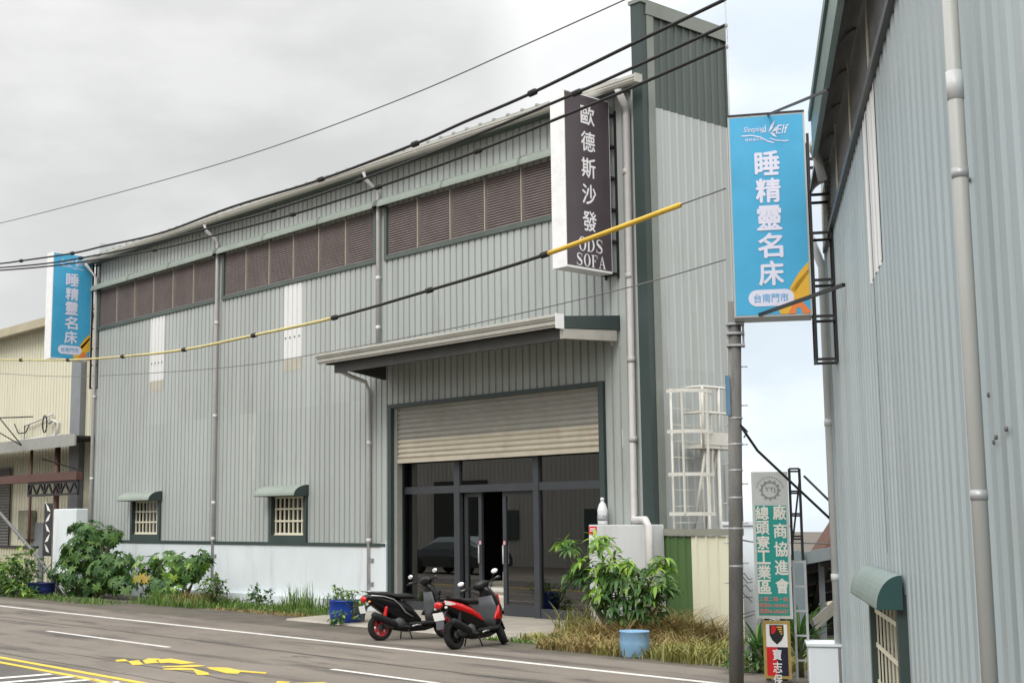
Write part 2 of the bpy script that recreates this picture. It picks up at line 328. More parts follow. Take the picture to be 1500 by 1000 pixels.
for poly in ([(40, 113), (100, 107), (125, 122), (45, 124)], [(120, 122), (190, 115), (222, 143), (152, 147)], [(215, 118), (255, 103), (330, 105), (300, 120), (330, 131), (235, 138)],
             [(312, 110), (400, 104), (560, 133), (470, 140), (380, 131), (330, 134)], [(335, 155), (560, 145), (630, 152), (540, 160), (350, 160)],
             [(345, 170), (470, 164), (540, 168), (640, 195), (645, 210), (568, 210), (545, 180), (350, 176)], [(630, 160), (760, 163), (850, 180), (1020, 195), (1010, 203), (850, 191), (830, 203), (760, 200), (650, 173)],
             [(1085, 250), (1170, 255), (1150, 272), (1075, 268)], [(1200, 262), (1380, 256), (1440, 268), (1200, 275)]):
    b.poly([on_z(160+x/4.41, 940+y/4.41, .009) for x, y in poly])
tag(b.build('road_lettering', paint_y), kind='structure')
b = MB(); rnd = random.Random(3)
def wob(x0, x1, y, w0, step=.5):
    n = int((x1-x0)/step); ys = [y+rnd.uniform(-.03, .03) for _ in range(n+1)]; ws = [w0*rnd.uniform(.4, 1.3) for _ in range(n+1)]
    ribbon(b, V((0, 0, .0065)), V((1, 0, 0)), V((0, 1, 0)), [(x0+i*step, ys[i]) for i in range(n+1)], ws)
wob(-60, 20, 11.72, .05); wob(-60, 20, 8.35, .03); wob(-19, -13, 9.05, .03); wob(-30, -22, 12.3, .02)
tag(b.build('tar_seams', tar), kind='structure')
b = MB(); b.loft([[(-22.9, 15.75, .0), (-22.9, 15.8, .03), (-22.9, D-.1, .12), (-22.9, D+.6, .12), (-22.9, D+.6, 0)], [(-15.3, 15.75, .0), (-15.3, 15.8, .03), (-15.3, D-.1, .12), (-15.3, D+.6, .12), (-15.3, D+.6, 0)]])
tag(b.build('concrete_apron', conc), kind='structure')

# ================================================================ the warehouse
XL, XR = -36.85, -15.60
wh = thing('warehouse', 'large grey-green corrugated metal warehouse with white base wall and half-open shutter', 'warehouse', (-26, D, 0))
EX, EN = V((1, 0, 0)), V((0, -1, 0))
DX0, DX1, DZ = -22.82, -16.82, 4.36
WIN = [(-34.28, -32.74), (-27.38, -25.94)]
b = MB()
def cw(x0, x1, z0, z1): corrug(b, (0, D, 0), EX, EN, x0, x1, z0, z1)
edges = [XL, WIN[0][0], WIN[0][1], WIN[1][0], WIN[1][1], DX0]
for x0, x1 in ((XL, WIN[0][0]), (WIN[0][1], WIN[1][0]), (WIN[1][1], DX0)): cw(x0, x1, 1.47, 2.58)
cw(DX1, XR, .1, DZ); cw(XL, DX0, 2.58, DZ); cw(XL, XR, DZ, 7.66); cw(XL, XR, 8.8, 9.72)
for x0, x1 in ((XL, -36.6), (-30.09, -29.66), (-23.4, -22.96), (-16.62, XR)): cw(x0, x1, 7.66, 8.8)
b.build('front_wall', wall_m, wh)
b = MB(); b.box(XL-.02, DX0-.12, D-.09, D+.1, 0, 1.42); b.box(XL-.02, DX0-.12, D-.24, D-.09, 0, .26)
b.build('base_wall', white_m, wh)
b = MB(); b.box(DX0-.28, DX0-.12, D-.14, D+.1, .0, 4.2); b.build('door_jamb', white_m, wh) if 0 else None
b = MB(); b.box(XL-.03, DX0-.12, D-.12, D+.05, 1.42, 1.49); b.build('base_trim', dkgreen, wh)
# end wall, its corner column, dark upper band and cap
YB = on_x(1063, 100, XR).y
b = MB(); corrug(b, (XR, 0, 0), V((0, 1, 0)), V((1, 0, 0)), D, YB, 0, 9.32, .21, .15, .012, .022); b.build('end_wall', end_m, wh)
b = MB(); corrug(b, (XR, 0, 0), V((0, 1, 0)), V((1, 0, 0)), D, YB, 9.32, 11.0, .21, .14, .015, .028, .03); b.build('parapet', dkgreen2, wh)
b = MB(); b.box(XR-.19, XR+.04, D-.13, D+.02, 0, 11.2); b.build('corner_column', dkgreen, wh)
b = MB(); b.box(XR-.22, XR+.07, D-.16, YB, 11.2, 11.27); b.box(XR+.042, XR+.07, D+.0, YB, 11.0, 11.2); b.box(XR-.06, XR+.055, D+.022, D+.20, 0, 11.19)  # tall box is the column's lit side, its brightness put into the trim colour
b.build('cap_and_lit_side', capgreen, wh)
b = MB(); b.box(XR-.2, XR-.03, D+.2, YB, 9.9, 11.19); b.box(XR-.12, XR+.025, YB-.04, YB+.02, 0, 11.2); b.build('parapet_back', dkgreen2, wh)
# roof, eaves and gutter
b = MB(); b.add([(XL-.25, D-.42, 9.80), (XR-.32, D-.42, 9.80), (XR-.32, YB, 10.1), (XL-.25, YB, 10.1), (XL-.25, 26, 10.6), (-20.2, 26, 10.6), (-20.2, YB, 10.1),
                 (XL-.25, D-.42, 9.74), (XR-.32, D-.42, 9.74), (XR-.32, YB, 10.04), (XL-.25, YB, 10.04)], [(0, 1, 2, 6, 3), (3, 6, 5, 4), (7, 8, 9, 10), (0, 1, 8, 7), (0, 3, 10, 7), (1, 2, 9, 8)])
for k in range(52):
    x = XL+.1+k*.4
    b.box(x, x+.06, D-.44, D-.2, 9.79, 9.83)
b.build('roof', roof_m, wh)
b = MB(); pr = [(-.34, 9.73), (-.34, 9.63), (-.38, 9.60), (-.47, 9.61), (-.50, 9.65), (-.50, 9.68), (-.515, 9.69), (-.515, 9.74), (-.49, 9.74), (-.48, 9.66), (-.45, 9.63), (-.37, 9.63), (-.37, 9.73)]
b.loft([[(x, D+y, z) for y, z in pr] for x in (XL-.2, XR+.22)]); b.box(XR+.2, XR+.225, D-.52, D-.34, 9.59, 9.75); b.build('gutter', gutter_m, wh)
b = MB(); b.box(XL-.1, XR-.32, D-.34, D+.02, 9.64, 9.67)
b.build('soffit', dkgreen2, wh)
# rear block and inside
b = MB(); b.box(XL, -20.3, 25.95, 26, 0, 10.5); b.box(XL, XL+.05, D, 26, 0, 10.3); b.box(-20.35, -20.3, YB, 26, 0, 10.2); b.box(-20.35, XR-.13, YB-.05, YB-.0, 0, 10); b.build('rear_wall', end_m, wh)
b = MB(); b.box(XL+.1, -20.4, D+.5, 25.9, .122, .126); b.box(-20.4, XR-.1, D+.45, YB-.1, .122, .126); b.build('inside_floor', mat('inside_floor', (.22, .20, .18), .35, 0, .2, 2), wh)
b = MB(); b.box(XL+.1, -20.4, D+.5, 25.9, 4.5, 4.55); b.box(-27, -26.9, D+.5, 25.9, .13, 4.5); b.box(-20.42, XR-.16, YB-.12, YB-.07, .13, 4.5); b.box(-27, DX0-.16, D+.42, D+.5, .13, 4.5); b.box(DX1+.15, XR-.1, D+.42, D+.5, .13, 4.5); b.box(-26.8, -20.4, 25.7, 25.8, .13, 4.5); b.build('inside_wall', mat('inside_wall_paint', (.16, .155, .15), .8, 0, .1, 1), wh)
# louvre bands with their hoods
BAYS = [(-36.62, -30.07), (-29.68, -23.38), (-22.98, -16.60)]
for x0, x1 in BAYS:
    b = MB(); b.box(x0, x1, D+.16, D+.2, 7.66, 8.85)
    b.cur = 1
    for (a, c, e, f) in ((x0-.06, x1+.06, 7.62, 7.72), (x0-.06, x0+.03, 7.72, 8.85), (x1-.03, x1+.06, 7.72, 8.85)): b.box(a, c, D-.075, D+.16, e, f)
    fr = b.build('louvre_frame', [black, dkgreen2], wh)
    n = 6; wv = (x1-x0-.06)/n
    for k in range(n):
        a = x0+.03+k*wv; b = MB()
        z = 7.735
        while z < 8.82:
            b.add([(a+.02, D-.045, z), (a+wv-.02, D-.045, z), (a+wv-.02, D+.0, z+.054), (a+.02, D+.0, z+.054), (a+.02, D-.045, z+.012), (a+wv-.02, D-.045, z+.012)], [(0, 1, 2, 3), (0, 1, 5, 4)]); z += .052
        b.build('louvre_panel', louv_m, wh)
        if k: b = MB(); b.box(a-.012, a+.012, D-.07, D+.02, 7.72, 8.85); b.build('mullion', mat('tan_mullion', (.36, .33, .27), .5, 0, .08, 4), wh)
    b = MB(); a0, a1 = x0-.28, x1+.30
    if x1 > -17: a1 = -16.55
    prof = [(0, 9.03)]+[(-.21*sin(t*pi/12), 8.84+.19*cos(t*pi/12)) for t in range(1, 7)]+[(-.21, 8.81), (-.20, 8.81), (-.195, 8.84)]+[(-.195*sin(t*pi/12), 8.84+.175*cos(t*pi/12)) for t in range(5, 0, -1)]+[(0, 9.015)]
    b.smooth = False
    b.loft([[(x, D-.03+y, z) for y, z in prof] for x in (a0, a1)], cap=False)
    b.build('louvre_hood', hood_m, wh)
    for x in (a0, a1+.004): b = MB(); b.poly([(x, D-.03, 8.82)]+[(x, D-.03+y, z) for y, z in prof[:9]]); b.build('hood_end', dkgreen, wh)
    b = MB()
    for xm in (a0+2.3, a0+4.6): b = MB(); b.loft([[(x, D-.03+y*1.03-.004, z+.006) for y, z in prof[:8]] for x in (xm, xm+.05)], cap=False, closed=False); b.build('hood_seam', capgreen, wh)
# translucent strips let into the wall
for x0, x1, z0 in ((-33.5, -32.72, 5.55), (-26.97, -26.17, 5.52)):
    b = MB(); corrug(b, (0, D-.006, 0), EX, EN, x0, x1, z0+.28, 7.6); b.cur = 1; corrug(b, (0, D-.006, 0), EX, EN, x0, x1, z0, z0+.28)
    b.cur = 2
    for k in range(4): b.box(x0+.08+k*.19, x0+.13+k*.19, D-.045, D-.036, 6.3, 6.34)
    b.build('roof_light_strip', [mat('translucent_strip', (.70, .70, .69), .4, 0, .04, 2, .2), mat('yellowed_strip', (.45, .43, .36), .5, 0, .08, 2), greycable], wh)
# small barred windows
for x0, x1 in WIN:
    z0, z1 = 1.49, 2.6
    b = MB(); b.box(x0-.05, x0+.06, D-.09, D+.2, z0, z1); b.box(x1-.06, x1+.05, D-.09, D+.2, z0, z1); b.box(x0+.06, x1-.06, D-.09, D+.2, z0, z0+.16); b.box(x0+.06, x1-.06, D-.09, D+.2, z1-.05, z1)
    wn = b.build('window', dkgreen, wh)
    b = MB(); b.box(x0+.06, x1-.06, D+.15, D+.19, z0+.16, z1-.05); b.build('pane', mat('dark_pane', (.03, .028, .024), .12, 0, .2, 2), wn)
    b = MB(); u0, u1, v0, v1 = x0+.09, x1-.09, z0+.18, z1-.07
    for k in range(8): x = u0+(u1-u0)*k/7; b.box(x-.022, x+.022, D+.02, D+.05, v0, v1)
    for q in (v0+.015, v0+(v1-v0)*.36, v0+(v1-v0)*.69, v1): b.box(u0-.02, u1+.02, D+.005, D+.019, q-.022, q+.022)
    b.box(u0-.03, u1+.03, D-.01, D+.1, v0-.04, v0-.005); b.build('grille', cream_bar, wn)
    b = MB(); a0, a1 = x0-.16, x1+.07; prof = [(-.42*sin(t*pi/14), 2.57+.24*cos(t*pi/14)) for t in range(8)]
    b.loft([[(x, D-.03+y, z) for y, z in prof+[(y*.97, z-.02) for y, z in reversed(prof)]] for x in (a0, a1)]); aw = b.build('awning', hood_m, wn)
    b = MB()
    for x in (a0-.003, a1+.003): b = MB(); b.poly([(x, D-.03, 2.55)]+[(x, D-.03+y, z) for y, z in prof]+[(x, D-.45, 2.55)]); b.build('awning_end', dkgreen, wn)
# downpipes
def pipe(pts, r, name='downpipe', m=None, par=None, coll=()):
    b = MB(); b.tube(pts, r, 10)
    for z in coll: b.tube([(pts[-1][0], pts[-1][1], z), (pts[-1][0], pts[-1][1], z+.09)], r*1.18, 10)
    return b.build(name, m or pvc, par or wh)
pipe([(-29.92, D-.5, 9.58), (-29.92, D-.46, 9.42), (-29.92, D-.16, 9.22), (-29.92, D-.1, 9.1), (-29.92, D-.1, .3)], .046, coll=(7, 4.6, 2.4, 1.5))
pipe([(-23.2, D-.5, 9.58), (-23.2, D-.46, 9.42), (-23.2, D-.16, 9.22), (-23.2, D-.1, 9.1), (-23.2, D-.1, 5.6)], .046, coll=(7.2, 6.1))
pipe([(-22.95, 17.1, 5.1), (-23.1, 17.5, 5.02), (-23.52, D-.2, 4.98), (-23.52, D-.1, 4.8), (-23.52, D-.1, .3)], .046, coll=(3.6, 1.5))
pipe([(-36.72, D-.5, 9.58), (-36.72, D-.12, 9.2), (-36.72, D-.1, .3)], .05, coll=(5.6, 3.2))
pipe([(-15.85, D-.45, 9.58), (-15.92, D-.2, 9.35), (-15.97, D-.1, 9.2), (-16.02, D-.1, 2.05), (-15.98, D-.14, 1.95), (-15.5, D-.42, 1.95), (-15.42, D-.44, 1.85), (-15.42, D-.44, .1)], .065, coll=())
b = MB()
for z in (8.1, 6.2, 4.7, 3.3): b = MB(); b.tube([(-16.0, D-.1, z), (-16.0, D-.1, z+.1)], .074, 10); b.build('pipe_clip', pvcold, wh)
for x in (-29.92, -23.52):
    for z in (.6, 1.1): b = MB(); b.box(x+.06, x+.16, D-.13, D-.09, z, z+.07); b.build('pipe_clip', greypaint, wh)
# canopy over the entrance
CX0, CX1, CY0 = -23.35, -16.32, 16.98
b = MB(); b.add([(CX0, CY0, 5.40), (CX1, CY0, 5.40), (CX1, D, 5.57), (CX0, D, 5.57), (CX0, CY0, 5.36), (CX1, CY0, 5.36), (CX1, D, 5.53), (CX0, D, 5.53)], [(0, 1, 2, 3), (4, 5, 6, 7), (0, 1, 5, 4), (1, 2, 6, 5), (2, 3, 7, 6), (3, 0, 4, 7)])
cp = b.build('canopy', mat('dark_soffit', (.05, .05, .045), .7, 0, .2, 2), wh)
b = MB(); pr = [(-.02, 5.45), (-.02, 5.27), (-.06, 5.25), (-.10, 5.25), (-.10, 5.28), (-.135, 5.29), (-.135, 5.36), (-.17, 5.375), (-.17, 5.40), (-.195, 5.41), (-.195, 5.45), (-.17, 5.46)]
b.loft([[(x, CY0+y, z) for y, z in pr] for x in (CX0-.05, CX1)]); b.build('canopy_gutter', gutter_m, cp)
b = MB(); b.box(CX1, CX1+.015, CY0-.2, CY0, 5.21, 5.47); b.build('gutter_end', wht, cp)
b = MB()
for x in (CX1-.04, CX0+.08): b = MB(); b.add([(x, CY0+.0, 5.23), (x, D, 5.33), (x, D, 5.59), (x, CY0+.0, 5.44)]+[(x+.05, CY0+.0, 5.23), (x+.05, D, 5.33), (x+.05, D, 5.59), (x+.05, CY0+.0, 5.44)], [(0, 1, 2, 3), (4, 5, 6, 7), (0, 1, 5, 4), (2, 3, 7, 6), (1, 2, 6, 5), (3, 0, 4, 7)]); b.build('canopy_side', dkgreen, cp)
b = MB(); b.add([(x, y, z) for x in (CX1-.09, CX1+.0) for y, z in ((CY0+.0, 5.05), (D-.1, 5.12), (D-.1, 5.31), (CY0+.0, 5.22))], [(0, 1, 2, 3), (7, 6, 5, 4), (0, 1, 5, 4), (3, 2, 6, 7), (1, 2, 6, 5), (0, 3, 7, 4)])
b.build('canopy_beam', mat('pale_beam', (.42, .40, .36), .6, 0, .12, 3), cp)
b = MB()
b.box(CX0+.3, CX1-.1, CY0+.06, CY0+.14, 5.05, 5.30)
for k in range(1):
    x = CX0+.35+k*1.6; b.add([(x+q, y, z) for q in (0, .08) for y, z in ((CY0+.15, 5.14), (D-.1, 4.98), (D-.1, 5.40), (CY0+.15, 5.30))], [(0, 1, 2, 3), (7, 6, 5, 4), (0, 1, 5, 4), (3, 2, 6, 7), (1, 2, 6, 5), (0, 3, 7, 4)])
for y in (17.4, 17.9): b.box(CX0+.2, CX1-.1, y, y+.06, 5.28, 5.36)
b.build('canopy_bracket', mat('bracket_paint', (.045, .045, .042), .6, 0, .2, 3), cp)
# shutter and glazed entrance
b = MB()
for a, c, e, f in ((DX0-.1, DX0+.02, .1, DZ), (DX1-.02, DX1+.1, .1, DZ), (DX0-.1, DX1+.1, DZ, DZ+.08)): b.box(a, c, D-.07, D+.45, e, f)
b.build('door_frame', dkgreen, wh)
b = MB(); b.box(DX0-.28, DX0-.1, D-.11, D+.1, 0, 1.5); b.build('door_post', white_m, wh)
b = MB(); b.box(DX0+.02, DX0+.12, D+.02, D+.16, .1, DZ); b.box(DX1-.1, DX1-.02, D+.02, D+.16, .1, DZ); b.build('shutter_rail', mat('rail_metal', (.33, .33, .31), .5, .2, .1, 3), wh)
b = MB(); z = 3.27; rings = []
while z < DZ:
    for t in range(6): rings.append((z+.104*t/6, D+.085-.046*sin(pi*t/6)))
    z += .104
b.smooth = True; b.loft([[(DX0+.1, y, q) for q, y in rings], [(DX1-.08, y, q) for q, y in rings]], cap=False, closed=False); b.smooth = False; b.box(DX0+.1, DX1-.08, D+.03, D+.11, 3.18, 3.27)
for i in range(len(b.mi)):
    if min(b.v[j].z for j in b.f[i]) < 3.66: b.mi[i] = 1
b.build('roller_shutter', [shut_m, mat('lit_slat', (.52, .475, .38), .45, 0, .1, 2, stain=(.36, .26, .16), stain_amt=.5)], wh)  # lower slats paler: the light they catch is put into their colour
YG = D+.30
def gx(u, v=800): return on_y(u, v, YG).x
G = [gx(581), gx(587), gx(668), gx(676), gx(785), gx(793), DX1-.02]
zt0, zt1 = 2.53, 2.68
b = MB(); b.box(G[0], G[1], YG-.05, YG+.05, .12, 4.3); b.box(G[2], G[3], YG-.05, YG+.05, .12, 4.3); b.box(G[4], G[5], YG-.06, YG+.05, .12, 4.3); b.box(DX1-.08, DX1-.02, YG-.05, YG+.05, .12, 4.3)
b.box(G[1], G[2], YG-.045, YG+.04, zt0, zt1); b.box(G[3], G[4], YG-.045, YG+.04, zt0, zt1); b.box(G[5], DX1-.08, YG-.045, YG+.04, zt0, zt1)
b.box(G[1], G[2], YG-.045, YG+.04, .12, .3); b.box(G[5], DX1-.08, YG-.045, YG+.04, .12, .3)
b.build('glazing_frame', alu, wh)
b = MB()
for a, c in ((G[1], G[2]), (G[3], G[4]), (G[5], DX1-.08)): b.box(a, c, YG-.004, YG+.004, zt1, 4.3)
for a, c in ((G[1], G[2]), (G[5], DX1-.08)): b.box(a, c, YG-.004, YG+.004, .3, zt0)
b.build('glass_front', GL, wh)
for x0, x1, hx in ((gx(676)+.02, gx(702), -1), (gx(733), gx(785)-.01, 1)):
    b = MB(); y = YG+.10
    for a, c, e, f in ((x0, x0+.09, .13, zt0), (x1-.09, x1, .13, zt0), (x0+.09, x1-.09, .13, .34), (x0+.09, x1-.09, zt0-.09, zt0)): b.box(a, c, y-.03, y+.03, e, f)
    dr = b.build('sliding_door', alu, wh)
    b = MB(); b.box(x0+.09, x1-.09, y-.004, y+.004, .34, zt0-.09); b.build('pane', GL, dr)
    b = MB(); q = x1-.045 if hx < 0 else x0+.045; b.tube([(q, y-.03, 1.12), (q, y-.075, 1.12), (q, y-.075, 1.48), (q, y-.03, 1.48)], .016, 8); b.cur = 1; b.box(q-.03, q+.03, y-.036, y-.031, 1.49, 1.56); b.build('handle', [mat('brushed_handle', (.45, .45, .45), .35, .3, .1, 6), mat('pink_sticker', (.7, .35, .36), .5)], dr)
b = MB(); x = gx(594); b.box(x, gx(609), YG+.12, YG+.2, .13, 1.75); b.cur = 1; b.box(gx(597), gx(605), YG+.11, YG+.119, 1.12, 1.42); b.cur = 2; b.add([(gx(598.5), YG+.108, 1.28), (gx(600), YG+.108, 1.2), (gx(603.5), YG+.108, 1.35), (gx(600), YG+.108, 1.24)], [(0, 1, 2, 3)])
b.build('green_door_panel', [mat('deep_green', (.012, .10, .035), .4, 0, .2, 3), wht, dkgreen], wh)
b = MB()
for pts in ([(903, 618), (907, 609), (909, 625), (908, 655), (905, 660), (904, 640)], [(911, 630), (914, 624), (914, 650), (912, 656)], [(929, 614), (932, 609), (934, 640), (932, 658), (930, 640)], [(885, 497), (905, 489), (898, 500), (909, 505), (895, 507), (888, 511)]): b.poly([on_y(x, y, D-.029) for x, y in pts])
b.build('paint_smear', mat('white_smear', (.62, .62, .60), .7, 0, .1, 8), wh)
# caged ladder and landing on the end wall
X0 = XR+.06; ys, ye = on_x(988, 660, X0+.35).y, on_x(1028, 660, X0+.2).y; ym = (ys+ye)/2; hw_ = (ye-ys)/2
ld = thing('cage_ladder', 'cream steel caged ladder with railed landing on the side of the warehouse', 'ladder', (-15.2, 18.6, 0))
pl = mat('ladder_cream', (.60, .585, .53), .5, 0, .08, 4); YR = on_x(1081, 655, X0+.5).y; YL = on_x(1031, 660, X0+.5).y
b = MB()
for y in (ys+.12, ye): b.tube([(X0+.2, y, .1), (X0+.2, y, 4.2)], .022, 6)
for k in range(13): b.tube([(X0+.2, ys+.12, .5+k*.28), (X0+.2, ye, .5+k*.28)], .009, 6)
b.build('ladder', pl, ld)
for z in (2.05, 2.72, 3.45, 4.15):
    b = MB(); pts = [(X0+.2, ys, z)]+[(X0+.2+.5*sin(pi*t/8), ym-hw_*cos(pi*t/8), z) for t in range(1, 8)]+[(X0+.2, ye, z)]
    b.loft([[p for q in (0,) for p in (V(a)+V((0, 0, -.03)), V(a)+V((.012, 0, -.03)), V(a)+V((.012, 0, .03)), V(a)+V((0, 0, .03)))] for a in pts]); b.build('cage_hoop', pl, ld)
b = MB()
for t in (1.5, 4, 6.5): x, y = X0+.2+.5*sin(pi*t/8), ym-hw_*cos(pi*t/8); b.box(x-.015, x+.015, y-.015, y+.015, 2.05, 4.15)
b.build('cage_bar', pl, ld)
b = MB(); b.box(X0+.02, X0+.52, YL, YR, 3.18, 3.24); b.box(X0+.49, X0+.53, YL, YR, 3.24, 3.46); b.build('landing', pl, ld)
b = MB()
for z in (3.8, 4.25): b.tube([(X0+.5, YL, z), (X0+.5, YR, z)], .025, 6); b.tube([(X0+.05, YL, z), (X0+.5, YL, z)], .025, 6)
for y in (YL, YL+.45): b.tube([(X0+.5, y, 3.2), (X0+.5, y, 4.25)], .025, 6)
b.build('landing_rail', pl, ld)
b = MB()
for y in (YL+.12, YL+.42): b.tube([(X0+.45, y, 3.18), (X0+.1, y, 1.6)], .028, 6); b.tube([(X0+.48, y, 3.18), (X0+.48, y, .0)], .03, 6)
b.build('landing_prop', pl, ld)
# ---------------------------------------------------------------- seats and table behind the glass
fab = mat('grey_upholstery', (.52, .49, .44), .9, 0, .1, 6)
def sofa(x, y, rz, L_, label):
    t = thing('sofa', label, 'sofa', (x, y, .126), rz, 'sofas inside the showroom')
    M_ = WM[t.name]
    def bx(nm, *a): b = MB(M_); b.box(*a, bev=.05); return b.build(nm, fab, t)
    bx('base', -L_/2, L_/2, -.45, .45, .08, .38); 
    for k in (-1, 1): bx('arm', k*L_/2-.11*k-.11, k*L_/2-.11*k+.11, -.46, .46, .08, .62)
    bx('backrest', -L_/2+.22, L_/2-.22, .2, .45, .38, .85)
    for k in range(2): a = -L_/2+.23+k*(L_-.46)/2; bx('cushion', a, a+(L_-.46)/2-.01, -.45, .2, .385, .52)
sofa(on_y(768, 860, 19.35).x, 19.35, 0, 2.2, 'grey upholstered sofa right behind the open sliding door')
sofa(on_y(838, 860, 19.4).x, 19.4, -.05, 1.25, 'shorter grey sofa behind the rightmost glass pane')
t = thing('low_table', 'pale wooden bench table standing behind the open doorway', 'table', (-21.0, 19.6, .126)); wood = mat('pale_wood', (.45, .29, .15), .5, 0, .2, 4, .3)
b = MB(); b.box(-21.6, -20.3, 19.35, 19.85, .52, .58); b.build('table_top', wood, t)
for x in (-21.55, -20.35):
    for y in (19.4, 19.8): b = MB(); b.box(x-.03, x+.03, y-.03, y+.03, .127, .52); b.build('leg', wood, t)

# ================================================================ hanging signs on the warehouse
BT = ['睡', '精', '靈', '名', '床']
def arc_band(mb, o, ex, ey, W, H, c, r0, r1, n=22):
    """ring sector clipped to the sign's lower right corner"""
    pts = []
    for k in range(n+1):
        a = pi*(.0+1.0*k/n); pts.append((cos(a), sin(a)))
    for k in range(n):
        q = [(c[0]+pts[k][0]*r0, c[1]+pts[k][1]*r0), (c[0]+pts[k][0]*r1, c[1]+pts[k][1]*r1), (c[0]+pts[k+1][0]*r1, c[1]+pts[k+1][1]*r1), (c[0]+pts[k+1][0]*r0, c[1]+pts[k+1][1]*r0)]
        if all(-.001 <= x <= W and -.001 <= y <= H for x, y in q): P2(mb, o, ex, ey, q)
def blue_face(o, ex, ey, en, W, H, par):
    """lettering of the light blue sign; o is the lower left corner of the face"""
    b = MB(); e = .004
    for k, ch in enumerate(BT):
        put_text(b, ch, o+en*e+ex*(W*.335)+ey*(H*(.700-.1385*k)), ex, ey, W*.325, H*.118, .03)
    put_text(b, 'Sleeping', o+en*e+ex*(W*.18)+ey*(H*.915), ex+ey*.0, ey+ex*.25, W*.28, H*.035); put_text(b, 'Elf', o+en*e+ex*(W*.63)+ey*(H*.905), ex, ey+ex*.25, W*.15, H*.045)
    put_text(b, '睡精靈名床', o+en*e+ex*(W*.21)+ey*(H*.876), ex, ey, W*.25, H*.014)
    ribbon(b, o+en*e, ex*W, ey*H, [(.16, .905), (.3, .905), (.42, .893), (.52, .87), (.6, .86)], .006); ribbon(b, o+en*e, ex*W, ey*H, [(.55, .885), (.62, .873), (.74, .866), (.8, .868)], .005)
    for a, l, q in ((.53, .09, .98), (.57, .075, .55), (.5, .055, 1.7), (.55, .06, -.6), (.5, .05, 2.6)):
        c = (a, .915); d = (cos(q), sin(q)*.62); n_ = (-d[1]*.25, d[0]*.25); P2(b, o+en*e, ex*W, ey*H, [c, (c[0]+d[0]*l+n_[0]*l, c[1]+d[1]*l*.6+n_[1]*l*.6), (c[0]+d[0]*l*1.9, c[1]+d[1]*l*1.3), (c[0]+d[0]*l-n_[0]*l, c[1]+d[1]*l*.6-n_[1]*l*.6)])
    n = 10; x0, x1, yc, r = W*.175+H*.041, W*.79-H*.041, H*.083, H*.041
    pill = [o+en*.0025+ex*(x1+r*cos(t))+ey*(yc+r*sin(t)) for t in [-pi/2+pi*k/n for k in range(n+1)]]+[o+en*.0025+ex*(x0+r*cos(t))+ey*(yc+r*sin(t)) for t in [pi/2+pi*k/n for k in range(n+1)]]
    b.poly(pill); b.build('lettering', lilac, par)
    b = MB(); put_text(b, '台南門市', o+en*e+ex*(W*.25)+ey*(yc-H*.021), ex, ey, W*.46, H*.042, .02); b.build('shop_line', tagblue, par)
    b = MB(); e1 = o+en*.0015
    P2(b, e1, ex*W, ey*H, [(.6, 0), (.72, 0), (1, .09), (1, .22), (.985, .215), (.56, .04)]); P2(b, e1, ex*W, ey*H, [(.73, .125), (.80, .105), (1, .20), (1, .255), (.86, .2)])
    b.build('amber_swoosh', amber, par)
    b = MB(); P2(b, o+en*.002, ex*W, ey*H, [(.70, 0), (.80, .07), (.86, .075), (1, .012), (1, 0), (.89, 0), (.87, .03), (.83, .03), (.80, 0)]); b.build('orange_swoosh', orange, par)
SX = -36.95; A = on_x(78.5, 367, SX); Bq = on_x(136, 378, SX); y0, y1, z0, z1 = A.y, Bq.y, 6.72, 9.88
sg = thing('hanging_sign', 'tall light blue sign box with white side on the far left corner of the warehouse', 'sign', (SX-.2, y1, z0), 0, 'light blue shop signs')
b = MB(); b.box(SX-.42, SX, y0, y1, z0, z1); b.cur = 1; b.add([(SX+.003, y0+.02, z0+.03), (SX+.003, y1-.02, z0+.03), (SX+.003, y1-.02, z1-.03), (SX+.003, y0+.02, z1-.03)], [(0, 1, 2, 3)]); b.build('sign_box', [signwhite, signblue], sg)
blue_face(V((SX+.004, y0+.02, z0+.03)), V((0, 1, 0)), V((0, 0, 1)), V((1, 0, 0)), y1-y0-.04, z1-z0-.06, sg)
b = MB()
for x in (SX+.02, SX+.30): b.bar((x, D-.02, 5.9), (x, D-.02, 9.9), .045)
b.bar((SX+.02, y1+.02, 5.9), (SX+.02, y1+.02, 9.9), .045)
for z in (5.92, 6.6, 7.1, 7.7, 8.3, 9, 9.6):
    b.bar((SX+.02, y1+.02, z), (SX+.02, D-.02, z), .035); b.bar((SX+.02, D-.02, z), (SX+.3, D-.02, z), .035)
b.build('bracket', black, sg)
SX = -16.3; A = on_x(825.5, 131, SX); y0, y1, z0, z1 = A.y, 18.24, 6.32, 9.51
sg = thing('hanging_sign', 'tall dark purple sign box with white lettering hung beside the canopy', 'sign', (SX-.15, y1, z0))
b = MB(); b.box(SX-.34, SX, y0, y1, z0, z1); b.cur = 1; b.quad((SX+.003, y0+.015, z0+.04), (SX+.003, y1-.015, z0+.04), (SX+.003, y1-.015, z1-.02), (SX+.003, y0+.015, z1-.02)); b.build('sign_box', [signwhite, signpurple], sg)
b = MB(); ex, ey = V((0, 1, 0)), V((0, 0, 1)); W, H = y1-y0, z1-z0; o = V((SX+.006, y0, z0))
for k, ch in enumerate(['歐', '德', '斯', '沙', '發']): put_text(b, ch, o+ex*(W*.36)+ey*(H*(.828-.152*k)), ex, ey, W*.30, H*.112, .018)
for k, ch in enumerate('ODS'): serif(b, ch, o+ex*(W*(.26+.185*k))+ey*(H*.103), ex, ey, W*.165, H*.078)
for k, ch in enumerate('SOFA'): serif(b, ch, o+ex*(W*(.20+.165*k))+ey*(H*.018), ex, ey, W*.145, H*.07)
